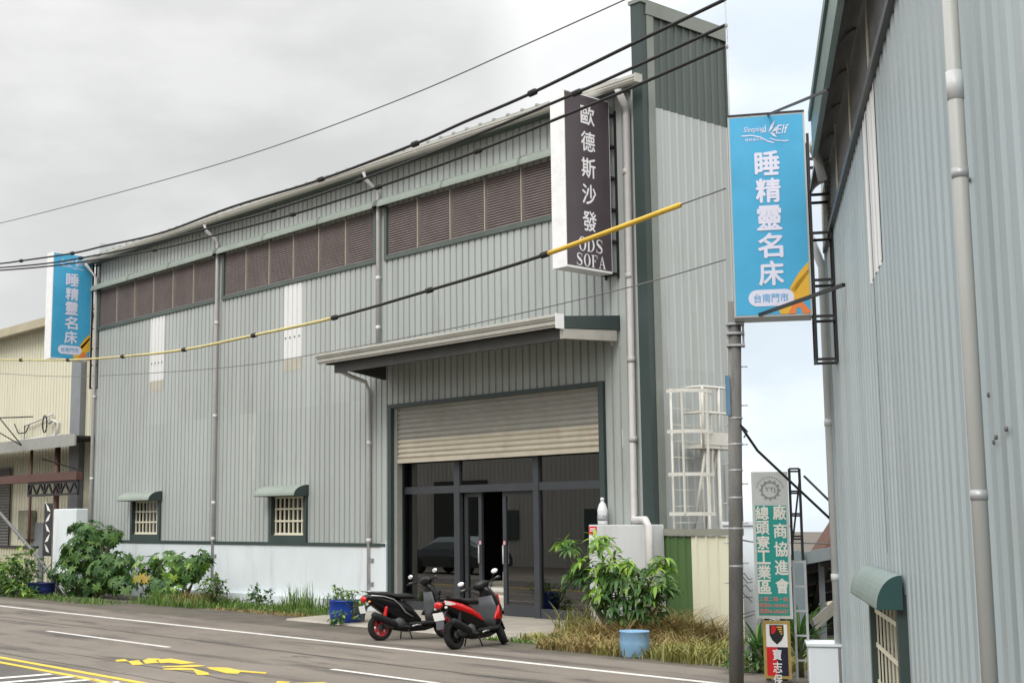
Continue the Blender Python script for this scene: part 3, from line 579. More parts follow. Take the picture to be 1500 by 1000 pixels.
b.build('lettering', mat('sign_white_lettering', (.80, .79, .80), .5, 0, .02, 5), sg)
b = MB(); xb = SX+.0
b.bar((xb-.3, D-.04, z0-.05), (xb-.3, D-.04, z1-.15), .04); b.bar((xb, D-.04, z0-.05), (xb, D-.04, z1-.15), .04)
for k in range(6):
    z = z0+.02+k*(z1-z0-.25)/5
    b.bar((xb-.02, y1, z), (xb-.02, D-.04, z), .035); b.bar((xb-.3, y1, z), (xb-.3, D-.04, z), .035); b.bar((xb-.3, D-.04, z), (xb, D-.04, z), .035)
b.build('bracket', black, sg)
# ================================================================ cream neighbour on the left
nb = thing('cream_warehouse', 'cream corrugated warehouse with grey canopy partly seen at the left edge', 'warehouse', (-44, D+1, 0))
YN = D+1.0
def nx(u, v=600, y=YN): return on_y(u, v, y).x
b = MB(); corrug(b, (0, YN, 0), EX, EN, -75, -39.35, 0, 8.55, .22, .16); corrug(b, (0, YN-.3, 0), EX, EN, -39.35, -37.5, 0, 8.3, .22, .16); b.build('front_wall', cream_m, nb)
b = MB(); b.box(-75.3, -37.4, YN-.35, YN+9, 8.5, 8.62); b.cur = 1; b.box(-75.3, -37.4, YN-.55, YN-.35, 8.38, 8.66); b.build('roof', [roof_m, mat('tan_eave', (.40, .36, .25), .6, 0, .1, 3)], nb)
b = MB(); b.box(nx(103, 600, YN-.5), nx(117, 600, YN-.5), YN-.5, YN-.31, 0, 8.36); b.build('pillar', greypaint, nb)
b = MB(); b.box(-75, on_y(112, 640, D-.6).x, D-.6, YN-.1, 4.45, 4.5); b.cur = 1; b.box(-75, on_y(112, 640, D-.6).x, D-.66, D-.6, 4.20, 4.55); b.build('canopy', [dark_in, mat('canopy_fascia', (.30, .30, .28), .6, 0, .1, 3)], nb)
b = MB(); xs = nx(18, 750); z = .1; ring = []
while z < 3.9:
    for t in range(4): ring.append((YN-.1-.025*sin(pi*t/4), z+.1*t/4))
    z += .1
b.loft([[(-48.5, y, z) for y, z in ring], [(xs, y, z) for y, z in ring]], cap=False, closed=False); b.build('roller_shutter', mat('grey_shutter', (.13, .125, .115), .5, 0, .15, 3), nb)
for u, r in ((47, .05), (85, .09)): b = MB(); x = nx(u, 650, D-.2); b.tube([(x, D-.2, 0), (x, D-.2, 4.4)], r, 8); b.build('post', browns, nb)
b = MB(); b.box(nx(30, 770, YN-.2), nx(46, 770, YN-.2), YN-.3, YN-.03, 1.45, 2.4, bev=.02); b.build('meter_box', mat('meter_box', (.22, .22, .15), .5, 0, .3, 4, stain=(.16, .1, .05), stain_amt=.8), nb)
b = MB(); b.box(nx(51, 780), nx(66, 780), YN-.08, YN-.03, .1, 2.0); b.build('door', greypaint, nb)
b = MB(); b.tube([(nx(88, 600), YN-.1, 4.7), (nx(90, 600), YN-.1, 5.2), (nx(82, 600), YN-.12, 5.32), (nx(80, 600), YN-.2, 5.2)], .05, 8); b.tube([(nx(42, 600), YN-.12, 4.7), (nx(42, 600), YN-.12, 5.25), (nx(52, 600), YN-.15, 5.3), (nx(83, 600), YN-.12, 5.5)], .03, 6); b.tube([(nx(0, 600), YN-.1, 4.75), (nx(95, 600), YN-.1, 4.8)], .035, 6)
b.build('conduit', pvc, nb)
b = MB(); x = nx(75, 600)
for k in range(3): b.tube([(x+.16*cos(t)+.02*k, YN-.2-.02*k, 5.2+.28*sin(t)) for t in [q*pi/8 for q in range(17)]], .014, 5)
b.tube([(nx(30, 600), YN-.2, 5.35), (nx(36, 610), YN-.2, 5.0), (nx(46, 610), YN-.2, 5.0), (nx(52, 600), YN-.2, 5.25)], .02, 5); b.build('cable_coil', cable_m, nb)
bm_ = thing('steel_beam', 'red-brown steel beam with black lattice truss below joining the two warehouses', 'beam', (-39, D-.4, 3.2))
b = MB(); b.box(-48, -36.9, D-.5, D-.3, 3.22, 3.47); b.build('beam', browns, bm_)
b = MB(); xa, xb = -40.4, -36.95
for z in (2.82, 3.18): b.bar((xa, D-.4, z), (xb, D-.4, z), .07)
for k in range(6):
    x = xa+k*(xb-xa)/6; b.bar((x, D-.4, 2.84), (x+.29, D-.4, 3.16), .05); b.bar((x+.29, D-.4, 3.16), (x+.58, D-.4, 2.84), .05)
for k in range(4): b.bar((xa+k*(xb-xa)/3, D-.4, 2.82), (xa+k*(xb-xa)/3, D-.4, 3.18), .05)
b.build('truss', black, bm_)
t = thing('fence', 'low cream corrugated fence with dark top rail behind the bushes at the left', 'fence', (-43, D-1.2, 0))
b = MB(); corrug(b, (0, D-1.2, 0), EX, EN, -60, -37.8, 0, 1.24, .2, .14); b.build('panel', mat('dull_cream', (.48, .46, .34), .6, 0, .1, 1, .3), t)
b = MB(); b.box(-60, -37.8, D-1.27, D-1.18, 1.24, 1.30); b.build('rail', black, t)
t = tag(MB().box(on_y(78, 760, D-1.1).x, on_y(111, 760, D-1.1).x, D-1.1, on_x(129, 760, on_y(111, 760, D-1.1).x).y, 0, 2.36, bev=.02).build('gate_pillar', white_m, None, (-36.2, D-.8, 0)), 'white painted masonry block between the cream wall and the warehouse corner', 'gate pillar')
t = thing('banner', 'narrow black and white banner hanging beside the white block', 'banner', (-39.3, D-.7, .9))
b = MB(); x0, x1 = on_y(66, 750, D-.7).x, on_y(77, 750, D-.7).x; b.box(x0, x1, D-.72, D-.7, 1.0, 2.55); b.cur = 1
for k in range(5):
    z = 1.1+k*.3; s_ = 1 if k % 2 else -1; xm = (x0+x1)/2; b.add([(xm-.17*s_, D-.724, z), (xm+.05*s_, D-.724, z+.04), (xm+.17*s_, D-.724, z+.26), (xm-.02*s_, D-.724, z+.15)], [(0, 1, 2, 3)])
b.build('cloth', [mat('banner_black', (.03, .03, .035), .7), wht], t)
b = MB(); b.tube([(x0-.03, D-.68, .0), (x0-.03, D-.68, 2.6)], .015, 6); b.build('pole', lightpole, t)
t = MB(); a = on_y(-40, 705, D-1.6); c = on_y(58, 818, D-1.6); t.tube([a, c, V((c.x+1.5, c.y, 0))], .05, 8)
tag(t.build('guy_brace', greycable, None, (c.x, c.y, 0)), 'grey slanting steel brace crossing in front of the cream fence', 'brace')
t = MB(); t.tube([on_y(-20, 600, D-1), on_y(0, 613, D-1), on_y(31, 651, D-1)], .02, 5); t.tube([on_y(-20, 622, D-1), on_y(31, 652, D-1)], .02, 5); t.tube([on_y(-20, 612, D-1), on_y(25, 611, D-1), on_y(48, 610, D)], .02, 5)
t.tube([on_y(62, 672, D-.3), on_y(90, 680, D-.3), on_y(120, 689, D-.3)], .02, 5)
tag(t.build('service_wires', cable_m, None, (-40, D-1, 5)), 'slack black service wires reaching the cream warehouse', 'wires')

# ================================================================ pillar, bottle, fence beside the entrance
YP = D-.42
x0, x1 = on_y(862, 780, YP).x, on_y(952, 780, YP).x
t = thing('gate_pillar', 'grey-white box pillar with red notice right of the glass entrance', 'gate pillar', ((x0+x1)/2, YP, 0))
b = MB(); b.box(x0, x1, YP, D-.05, 0, 1.87, bev=.012); b.build('body', mat('grey_white_paint', (.56, .57, .575), .65, 0, .06, 1.5, .3, stain=(.36, .36, .35), stain_amt=.5), t)
b = MB(); b.box(x0+.02, x0+.20, YP-.008, YP-.001, 1.70, 1.84); b.cur = 1; b.box(x0+.02, x0+.20, YP-.008, YP-.001, 1.35, 1.69); b.cur = 2
for k in range(3): b.box(x0+.04, x0+.17, YP-.011, YP-.009, 1.42+k*.08, 1.445+k*.08)
b.cur = 1
b.box(x0+.04, x0+.18, YP-.011, YP-.009, 1.755, 1.772); b.box(x0+.05, x0+.17, YP-.011, YP-.009, 1.79, 1.81)
b.build('notice', [red, wht, greypaint], t)
p = on_y(883, 768, D-.25)
t = thing('bottle', 'clear plastic bottle standing on top of the grey-white pillar', 'bottle', (p.x, p.y, 1.87))
b = MB(); b.lathe([(.02, 0), (.085, .004), (.09, .05), (.088, .2), (.092, .24), (.088, .27), (.06, .36), (.03, .40), (.028, .42)], (p.x, p.y, 1.87), (0, 0, 1), 14); b.build('body', mat('cloudy_plastic', (.72, .74, .75), .25, 0, .08, 10), t)
b = MB(); b.lathe([(.034, 0), (.034, .045), (.02, .055)], (p.x, p.y, 2.29), (0, 0, 1), 12); b.build('cap', wht, t)
b = MB(); b.lathe([(.0935, 0), (.0935, .1)], (p.x, p.y, 1.94), (0, 0, 1), 14); b.build('label_band', mat('bottle_label', (.30, .31, .32), .5, 0, .6, 22), t)
t = thing('fence', 'tall sheet metal fence of green and cream panels beside the pillar', 'fence', (-14.7, D, 0))
xg0, xg1, xc1 = -15.7, on_y(1016, 850, D).x, on_y(1090, 850, D).x
b = MB(); corrug(b, (0, D-.02, 0), EX, EN, xg0, xg1, 0, 1.68, .17, .11, .02, .03); b.build('green_panel', greenfence, t)
b = MB(); corrug(b, (0, D-.03, 0), EX, EN, xg1, xc1, 0, 1.68, .21, .15, .02, .03); b.build('cream_panel', cream_m, t)
b = MB(); b.box(xg0, xc1, D-.08, D+.04, 1.69, 1.80); b.build('rail', mat('olive_rail', (.24, .24, .20), .6, 0, .1, 4), t)

# ================================================================ scooters
rub = mat('tyre_rubber', (.008, .008, .008), .85, 0, .2, 10); blk = mat('black_plastic', (.007, .007, .008), .3, 0, .15, 6, spec=.3); blkm = mat('matt_black_plastic', (.012, .012, .013), .6, 0, .15, 6, spec=.25)
seatm = mat('seat_vinyl', (.009, .009, .010), .5, 0, .2, 12, bump=.15, bscale=120); chrome = mat('dull_metal', (.35, .35, .35), .35, .7, .2, 9); gryp = mat('grey_plastic', (.06, .063, .068), .5, 0, .1, 5)
redp = mat('red_lacquer', (.55, .008, .010), .18, 0, .05, 3); redrim = mat('red_rim', (.42, .02, .03), .35, 0, .1, 6); mirr = mat('mirror_face', (.85, .86, .87), .08, .6, .03, 3); tail = mat('tail_lens', (.5, .01, .01), .12, 0, .15, 30); clear = mat('clear_lens', (.65, .62, .58), .15, 0, .1, 20); amberl = mat('amber_lens', (.6, .25, .1), .2, 0, .1, 20)
def sring(x, zc, hw, hh, n=14, p=2.6, y0=0):
    out = []
    for k in range(n):
        a = 2*pi*k/n; c_, s_ = cos(a), sin(a); out.append((x, y0+hw*abs(c_)**(2/p)*(1 if c_ > 0 else -1), zc+hh*abs(s_)**(2/p)*(1 if s_ > 0 else -1)))
    return out
def zring(z, xc, hw, hx, n=14, p=2.4):
    out = []
    for k in range(n):
        a = 2*pi*k/n; c_, s_ = cos(a), sin(a); out.append((xc+hx*abs(s_)**(2/p)*(1 if s_ > 0 else -1), hw*abs(c_)**(2/p)*(1 if c_ > 0 else -1), z))
    return out
def scooter(loc, rz, label, spec, steer, lean=-.12):
    t = thing('scooter', label, 'scooter', loc, rz, 'parked scooters')
    M0 = WM[t.name] @ Matrix.Rotation(lean, 4, 'X') @ Matrix.Scale(.95, 4); pal = spec
    def nb_(M_=None): b = MB(M_ or M0); b.smooth = True; return b
    def lf(nm, rings, m, par=None, M_=None): b = nb_(M_); b.loft(rings); return b.build(nm, m, par or t)
    # front assembly turns with the handlebar
    PV = V((.46, 0, .62)); AX = V((-.42, 0, .9)).normalized()
    MS = M0 @ Matrix.Translation(PV) @ Matrix.Rotation(steer, 4, AX) @ Matrix.Translation(-PV)
    for nm, x, M_, rm in (('rear_wheel', -.62, M0, pal['rim']), ('front_wheel', .66, MS, pal['rim'])):
        R_ = .225; b = nb_(M_); b.lathe([(R_-.075, -.05), (R_-.03, -.06), (R_-.008, -.045), (R_, -.015), (R_, .015), (R_-.008, .045), (R_-.03, .06), (R_-.075, .05)], (x, 0, R_), (0, 1, 0), 28, False); wh_ = b.build(nm, rub, t)
        b = nb_(M_); b.lathe([(R_-.07, -.045), (R_-.085, -.05), (R_-.095, -.03), (R_-.095, .03), (R_-.085, .05), (R_-.07, .045)], (x, 0, R_), (0, 1, 0), 28, False); b.lathe([(.05, -.05), (.05, .05)], (x, 0, R_), (0, 1, 0), 12); b.smooth = False
        for k in range(5):
            a = 2*pi*k/5; d = V((cos(a), 0, sin(a))); n_ = V((-sin(a), 0, cos(a))); o = V((x, 0, R_)); b.obox(o, d, n_, V((0, 1, 0)), .04, R_-.085, -.022, .022, -.045, .045)
        b.build('rim', rm, wh_)
        b = nb_(M_); b.lathe([(.06, -.062), (.06, -.056), (.03, -.056)], (x, 0, R_), (0, 1, 0), 20); b.build('hub', gryp, wh_)
    lf('body', [sring(-.92, .735, .03, .02), sring(-.86, .72, .08, .045), sring(-.7, .66, .125, .11), sring(-.45, .56, .15, .18), sring(-.22, .48, .155, .21), sring(-.05, .42, .15, .17), sring(.06, .36, .14, .11), sring(.14, .31, .13, .06)], blk)
    lf('seat', [sring(-.80, .795, .06, .02), sring(-.72, .80, .11, .035), sring(-.5, .775, .135, .05), sring(-.30, .735, .14, .05), sring(-.1, .735, .14, .055), sring(.03, .72, .11, .05), sring(.09, .70, .06, .03)], seatm)
    lf('floorboard', [sring(-.1, .26, .12, .06), sring(.1, .26, .18, .045), sring(.36, .27, .18, .045), sring(.46, .31, .16, .05)], blkm)
    lf('underbody', [sring(-.4, .24, .1, .06), sring(-.1, .2, .12, .07), sring(.25, .19, .12, .05), sring(.42, .22, .08, .04)], blk)
    lf('leg_shield', [zring(.27, .44, .14, .05), zring(.42, .48, .185, .07), zring(.60, .50, .20, .085), zring(.76, .46, .17, .085), zring(.88, .41, .12, .07), zring(.95, .38, .07, .05)], blk)
    lf('inner_panel', [zring(.29, .375, .12, .02), zring(.45, .385, .17, .025), zring(.62, .395, .18, .025), zring(.8, .37, .14, .025)], pal['inner'])
    for sy in (-1, 1):
        b = nb_(); b.loft([[(x, sy*(y+q), z+hh) for q, hh in ((0, -h/2), (.022, -h/2.2), (.026, 0), (.022, h/2.2), (0, h/2))] for x, y, z, h in ((.32, .15, .42, .02), (.42, .165, .50, .2), (.52, .16, .56, .30), (.58, .10, .66, .30), (.56, .05, .78, .12))]); b.build('front_cowl', pal['cowl'], t)
        b = nb_(); b.loft([[(x, sy*(y+q), z+hh) for q, hh in ((0, -h/2), (.02, -h/2.4), (.026, 0), (.018, h/2.4), (-.01, h/2))] for x, y, z, h in ((-.86, .072, .735, .06), (-.72, .115, .70, .11), (-.5, .142, .64, .13), (-.25, .148, .56, .12), (-.05, .145, .46, .08), (.04, .13, .40, .02))]); b.build('side_panel', pal['side'], t)
        b = nb_(MS); b.tube([(.50, sy*.075, .52), (.66, sy*.075, .225)], .024, 8); b.build('fork_leg', blkm, t)
        b = nb_(MS); b.tube([(.34, sy*.06, .98), (.33, sy*.18, 1.0), (.28, sy*.26, 1.0)], .013, 6); hb = b.build('handlebar', blkm, t)
        b = nb_(MS); b.tube([(.30, sy*.235, 1.0), (.245, sy*.36, .985)], .018, 8); b.build('grip', rub, hb)
        b = nb_(MS); b.tube([(.33, sy*.22, 1.01), (.275, sy*.34, 1.02)], .007, 5); b.build('brake_lever', chrome, hb)
        b = nb_(MS); b.tube([(.33, sy*.2, 1.0), (.33, sy*.25, 1.06), (.31, sy*.29, 1.09)], .007, 5); b.ell((.315, sy*.30, 1.12), (.018, .066, .042)); ms = b.build('mirror', blk, t)
        b = nb_(MS); b.ell((.300, sy*.30, 1.12), (.010, .058, .036)); b.build('mirror_glass', mirr, ms)
        b = nb_(); b.ell((-.86, sy*.105, .655), (.03, .025, .022)); b.build('turn_lamp', pal['turn'], t)
    lf('handlebar_cover', [zring(.90, .38, .06, .06), zring(.96, .37, .13, .07), zring(1.02, .36, .15, .06), zring(1.06, .35, .07, .03)], blk, None, MS)
    b = nb_(MS); b.ell((.44, 0, .98), (.03, .08, .045)); b.build('headlight', clear, t)
    b = nb_(); b.ell((.575, 0, .70), (.03, .07, .05)); b.build('front_lamp', clear, t)
    b = nb_(MS)
    b.loft([[(.66+.255*cos(a)+.0, y, .225+.255*sin(a)) for y in (-.075, -.05, 0, .05, .075)] for a in [radians(q) for q in range(25, 151, 12)]], cap=False, closed=False); b.build('front_fender', pal['fender'], t)
    b = nb_(); b.loft([[(x, y, z) for y in (-w_, -w_*.5, w_*.5, w_)] for x, z, w_ in ((-.78, .62, .08), (-.88, .56, .085), (-.93, .46, .08), (-.955, .33, .07))], cap=False, closed=False); b.build('rear_fender', pal['flap'], t)
    b = nb_(); b.smooth = False; b.obox(V((-.945, 0, .53)), V((0, 1, 0)), V((-.25, 0, .97)), V((-.97, 0, -.25)), -.10, .10, -.062, .062, 0, .006); b.build('licence_plate', wht, t)
    b = nb_(MS); b.tube([(.30, -.22, .99), (.40, -.15, .92), (.43, -.05, .80)], .006, 5); b.tube([(.30, .22, .99), (.41, .14, .90), (.43, .04, .78)], .006, 5); b.build('control_cable', rub, t)
    b = nb_(); b.tube([(-.08, -.175, .22), (.02, -.18, .24), (.1, -.175, .24)], .016, 6); b.build('foot_peg', chrome, t)
    b = nb_(); b.loft([sring(-.72, .30, .05, .05, y0=.06), sring(-.5, .29, .075, .085, y0=.03), sring(-.35, .33, .1, .1)]); b.build('swing_arm', blkm, t)
    if pal.get('lens'):
        for sy in (-1, 1): b = nb_(); b.loft([[(x, sy*y, z+hh) for hh in (-h, h)] for x, y, z, h in ((-.87, .105, .735, .035), (-.78, .128, .715, .03), (-.66, .152, .695, .006))], cap=False, closed=False); b.build('tail_lens', clear, t)
    b = nb_(); b.ell((-.915, 0, .70), (.045, .085, .055)); b.build('tail_light', tail, t)
    b = nb_(); b.loft([sring(-.62, .25, .07, .06, y0=.05), sring(-.4, .28, .11, .1), sring(-.2, .3, .11, .09), sring(-.05, .29, .08, .06)]); b.lathe([(.085, -.13), (.10, -.1), (.10, -.06)], (-.28, 0, .29), (0, 1, 0), 16); b.build('engine', gryp, t)
    b = nb_(); b.lathe([(.03, -.05), (.055, 0), (.062, .08), (.066, .34), (.06, .44), (.03, .47)], V((-.42, -.165, .27)), V((-.93, -.03, .36)), 16); b.tube([(-.15, -.1, .2), (-.3, -.14, .21), (-.44, -.165, .27)], .022, 8); b.build('muffler', blkm, t)
    b = nb_(); b.lathe([(.02, 0), (.028, .02)]+[(.028 if k % 2 else .036, .03+k*.018) for k in range(14)]+[(.02, .3)], V((-.60, -.115, .30)), V((.22, 0, .97)), 12); b.build('shock_absorber', pal['shock'], t)
    b = nb_(); b.tube([(-.62, -.1, .80), (-.80, -.09, .83), (-.88, 0, .835), (-.80, .09, .83), (-.62, .1, .80)], .014, 8); b.build('grab_rail', pal['rail'], t)
    if pal.get('trim'):
        b = nb_(); b.tube([(-.84, -.135, .76), (-.6, -.165, .735), (-.42, -.18, .68), (-.3, -.185, .58), (-.2, -.18, .46), (-.05, -.17, .38)], .013, 6); b.build('frame_rail', pal['trim'], t)
    b = nb_(); b.tube([(-.12, .12, .22), (-.1, .22, .012)], .012, 6); b.tube([(-.12, -.1, .2), (-.06, -.12, .012)], .012, 6); b.build('stand', blkm, t)
    return t
HD1, HD2 = .148, -.18
p1 = on_z(555, 938); d1 = V((.16, .987, 0)).normalized(); c1 = p1+d1*.62
scooter((c1.x, c1.y, 0), atan2(d1.y, d1.x), 'black scooter with red wheel rims and silver frame rail, parked left of the red one',
        dict(rim=redrim, inner=gryp, cowl=blk, side=blk, turn=amberl, fender=blk, flap=blkm, shock=redp, rail=chrome, trim=chrome), .3, -.10)
p2 = on_z(666, 951); d2 = V((-.2, .98, 0)).normalized(); c2 = p2+d2*.62
scooter((c2.x, c2.y, 0), atan2(d2.y, d2.x), 'red and black scooter with white licence plate parked before the sliding doors',
        dict(rim=blk, inner=gryp, cowl=redp, side=redp, turn=clear, fender=blk, flap=gryp, shock=blkm, rail=blk, lens=1), .6, -.17)

# ================================================================ plants
leaf_g = mat('leaf_green', (.08, .17, .035), .45, 0, .25, 2.5, spec=.35, island=.9, trans=.25)
leaf_l = mat('leaf_light_green', (.19, .34, .045), .42, 0, .25, 2.5, spec=.4, island=.8, trans=.3)
leaf_d = mat('leaf_dark_green', (.06, .135, .036), .45, 0, .25, 2.5, spec=.35, island=.8, trans=.2)
stem_m = mat('plant_stem', (.10, .11, .05), .7, 0, .2, 6)
yleaf = mat('yellowing_leaf', (.34, .27, .03), .5, 0, .2, 4, island=.4, trans=.25)
grass_g = mat('grass_green', (.11, .20, .035), .6, 0, .25, 2, island=.8, trans=.25); grass_d = mat('dry_grass', (.29, .225, .085), .7, 0, .25, 2, island=.7, trans=.2); grass_y = mat('yellow_green_grass', (.24, .235, .06), .65, 0, .3, 2, island=.7, trans=.2)
def leaf(mb, o, d, L_, w_, droop=.5, rnd=random):
    d = d.normalized(); side = d.cross(V((0, 0, 1))); side = side.normalized() if side.length > .1 else V((1, 0, 0))
    side = (side+V((0, 0, rnd.uniform(-.4, .4)))).normalized(); p = V(o); ring = []; fold = V((0, 0, .18))
    for k, ww in enumerate((.12, .8, 1, .62, .04)):
        q = side*(w_*ww/2); ring.append([p+q+fold*w_*ww, p, p-q+fold*w_*ww]); d = (d+V((0, 0, -droop*.28))).normalized(); p = p+d*(L_/4)
    mb.loft(ring, cap=False, closed=False)
def palmate(mb, o, d, n, L_, w_, droop, rnd):
    d = d.normalized(); a = d.cross(V((0, 0, 1))); a = a.normalized() if a.length > .1 else V((1, 0, 0)); c = d.cross(a)
    for k in range(n):
        t = 2*pi*k/n+rnd.uniform(-.2, .2); leaf(mb, o, d*.55+(a*cos(t)+c*sin(t)), L_*rnd.uniform(.75, 1.15), w_, droop, rnd)
def lobed(mb, o, nrm, up, R_, rnd, lobes=7):
    """one broad hand-shaped leaf"""
    nrm = nrm.normalized(); ex = up.cross(nrm); ex = ex.normalized() if ex.length > .1 else V((1, 0, 0)); ey = nrm.cross(ex); o = V(o); pts = []
    for k in range(lobes*2+1):
        a = -2.5+5.0*k/(lobes*2); r = R_*(1 if k % 2 else .52)*(1-.18*abs(a)/2.5)*rnd.uniform(.9, 1.08); pts.append(o+ex*(r*sin(a))+ey*(r*cos(a))-nrm*(.22*r*r/R_))
    k0 = len(mb.v); mb.add([o]+pts, [(0, i, i+1) for i in range(1, len(pts))])
def shrub(name, label, cat, loc, blobs, mats, seed, kind='lobed', group=None, size=.14, stems=6, density=1.0):
    """blobs: (dx, dy, z, rx, ry, rz, leaves)"""
    rnd = random.Random(seed); t = thing(name, label, cat, loc, 0, group); o = V(loc); bs = [MB() for _ in mats]; st = MB()
    for b in bs: b.smooth = False; b.raw = True
    for (dx, dy, z, rx, ry, rz_, n) in blobs:
        c = o+V((dx, dy, z)); n = int(n*density)
        for i in range(n):
            u = V((rnd.gauss(0, 1), rnd.gauss(0, 1), rnd.gauss(0, 1))).normalized(); rr = rnd.uniform(.35, 1)**.5*(1+.18*sin(5*u.x+3*u.z+seed)); p = c+V((u.x*rx*rr, u.y*ry*rr, u.z*rz_*rr))
            if p.z < .03: p.z = .03+rnd.random()*.1
            b = bs[min(len(bs)-1, int(rnd.random()**1.5*len(bs)))]; s_ = size*rnd.uniform(.55, 1.35)
            out = (u+V((rnd.uniform(-.5, .5), rnd.uniform(-.6, .2), rnd.uniform(.1, .9)))).normalized()
            if kind == 'lobed': lobed(b, p, out, V((rnd.uniform(-.4, .4), rnd.uniform(-.4, .1), -1)), s_, rnd)
            elif kind == 'palm': palmate(b, p, (u+V((0, 0, .8))).normalized(), rnd.randint(5, 8), s_, s_*.22, rnd.uniform(.6, 1.3), rnd)
            else:
                for _ in range(3): leaf(b, p, V((rnd.uniform(-1, 1), rnd.uniform(-1, 1), rnd.uniform(-.3, 1))), s_, s_*.45, .5, rnd)
            if i % max(1, n//(stems*2)) == 0: st.tube([o+V((dx*.3+rnd.uniform(-.1, .1), dy*.3+rnd.uniform(-.06, .06), -.01)), o+V((dx*.7, dy*.7, z*.55)), p], [.018, .012, .005], 5)
    for b, m in zip(bs, mats):
        if b.v: b.build('foliage', m, t)
    st.build('stem', stem_m, t); return t
def P(u, v): q = on_z(u, v); return (q.x, q.y, 0)
G1 = 'shrubs growing along the white base wall'
shrub('shrub', 'tallest dark green leafy shrub at the left corner of the warehouse', 'shrub', (-34.0, 16.9, 0), [(0, 0, 1.15, .8, .6, .6, 190), (-.55, -.1, .6, 1.1, .6, .55, 150), (1.0, .1, 1.62, .42, .3, .26, 45), (-.1, 0, 1.75, .6, .4, .32, 75), (1.1, 0, .8, .75, .45, .42, 90), (1.75, 0, .95, .55, .35, .35, 60), (1.9, 0, .4, .6, .35, .3, 50), (.6, 0, .35, .8, .4, .3, 60), (-1.0, 0, 1.2, .4, .3, .3, 35)], [leaf_d, leaf_g, leaf_g], 11, 'lobed', G1, .19)
shrub('shrub', 'low spreading shrub at the left edge before the cream fence', 'shrub', (-36.2, 15.7, 0), [(.1, 0, .55, 1.1, .6, .5, 170), (-1.3, .2, .4, .8, .5, .38, 90), (.9, 0, .75, .6, .5, .5, 80), (1.0, -.2, .2, 1.2, .4, .22, 90)], [leaf_g, leaf_l, leaf_d], 12, 'oval', G1, .17)
shrub('shrub', 'broad-leaved shrub with a yellowing leaf below the left window', 'shrub', (-29.9, 17.2, 0), [(-.1, 0, .85, .85, .5, .42, 120), (.9, 0, .85, .5, .4, .38, 55), (0, -.2, .35, .9, .45, .3, 80), (-1.0, -.1, .75, .5, .4, .4, 50), (1.45, 0, 1.05, .22, .2, .32, 18)], [leaf_g, leaf_d, leaf_g, leaf_l], 13, 'lobed', G1, .19)
shrub('shrub', 'small low weed clump right of the yellowing shrub', 'shrub', (-28.1, 17.2, 0), [(0, 0, .35, .55, .35, .35, 70), (.35, 0, .55, .25, .2, .25, 20)], [leaf_g, leaf_l], 14, 'oval', G1, .12)
shrub('shrub', 'small round weed at the foot of the base wall between the two pipes', 'shrub', (-26.5, 17.5, 0), [(0, 0, .28, .4, .3, .27, 60)], [leaf_g, leaf_d], 15, 'oval', G1, .11)
b = MB(); b.raw = True; rr = random.Random(4)
for q in (on_y(207, 842, 16.75), on_y(213, 846, 16.75), on_y(200, 845, 16.75)): lobed(b, q, V((.3, -1, .5)), V((0, 0, -1)), .2, rr)
yl = b.build('yellow_leaf', yleaf, bpy.data.objects['shrub.002'])
def grass(name, label, areas, m, seed, group=None):
    rnd = random.Random(seed); b = MB(); b.raw = True
    for (xa, xb, ya, yb, n, h, lean) in areas:
        for _ in range(n):
            x, y = rnd.uniform(xa, xb), rnd.uniform(ya, yb); fade = sin(pi*min(1, max(0, (x-xa)/(xb-xa))))**.4*.7+.3
            hh = h*rnd.uniform(.4, 1.2)*fade*(.75+.5*abs(sin(x*2.3+seed)*sin(x*5.1))); a = rnd.uniform(0, 2*pi); d = V((cos(a), sin(a), 0)); n_ = V((-sin(a), cos(a), 0)); w_ = rnd.uniform(.006, .012); l_ = lean*hh*rnd.uniform(.3, 1.5); o = V((x, y, 0))
            q = [o+d*(l_*k*k)+V((0, 0, hh*(k-.35*lean*k*k))) for k in (0, .4, .75, 1)]
            b.add([q[0]+n_*w_, q[0]-n_*w_, q[1]+n_*w_, q[1]-n_*w_, q[2]+n_*w_*.7, q[2]-n_*w_*.7, q[3]], [(0, 1, 3, 2), (2, 3, 5, 4), (4, 5, 6)])
    return tag(b.build(name, m), label, None, group, 'stuff')
grass('grass', 'green grass strip along the foot of the white base wall', [(-16.9, -15.3, 15.5, 15.8, 320, .10, .7), (-30.5, -27.2, 16.2, 17.9, 1500, .34, .6), (-28, -22.4, 16.7, 18.0, 2000, .2, .6), (-25.4, -24.4, 17.2, 17.9, 260, .55, .25), (-36, -30, 15.2, 16.2, 900, .16, .7), (-23.9, -23.3, 17.3, 17.8, 160, .45, .3)], grass_g, 21)
grass('dry_grass', 'dry tufts mixed into the grass strip by the base wall', [(-29.4, -27.7, 16.5, 17.6, 420, .45, .5), (-27, -22.6, 16.4, 17.0, 700, .1, .8)], grass_d, 22)
grass('dry_grass', 'dry brown overgrown grass around the pillar and blue tub', [(-15.95, -13.2, 16.2, 17.7, 2000, .58, 1.1), (-15.6, -12.7, 15.5, 16.5, 1500, .34, 1.0), (-15.0, -13.7, 16.8, 17.8, 900, .85, 1.1), (-15.2, -13.2, 15.0, 15.5, 700, .30, 1.0)], grass_d, 23)
grass('grass', 'yellow-green grass strip before the green and cream fence', [(-13.9, -10.6, 14.9, 17.2, 3400, .30, .8), (-16.4, -14, 15.7, 16.6, 1200, .26, .8), (-15.8, -13.6, 16.8, 17.9, 600, .5, .7), (-16.6, -15.9, 16.8, 17.6, 260, .6, .5)], grass_y, 24)
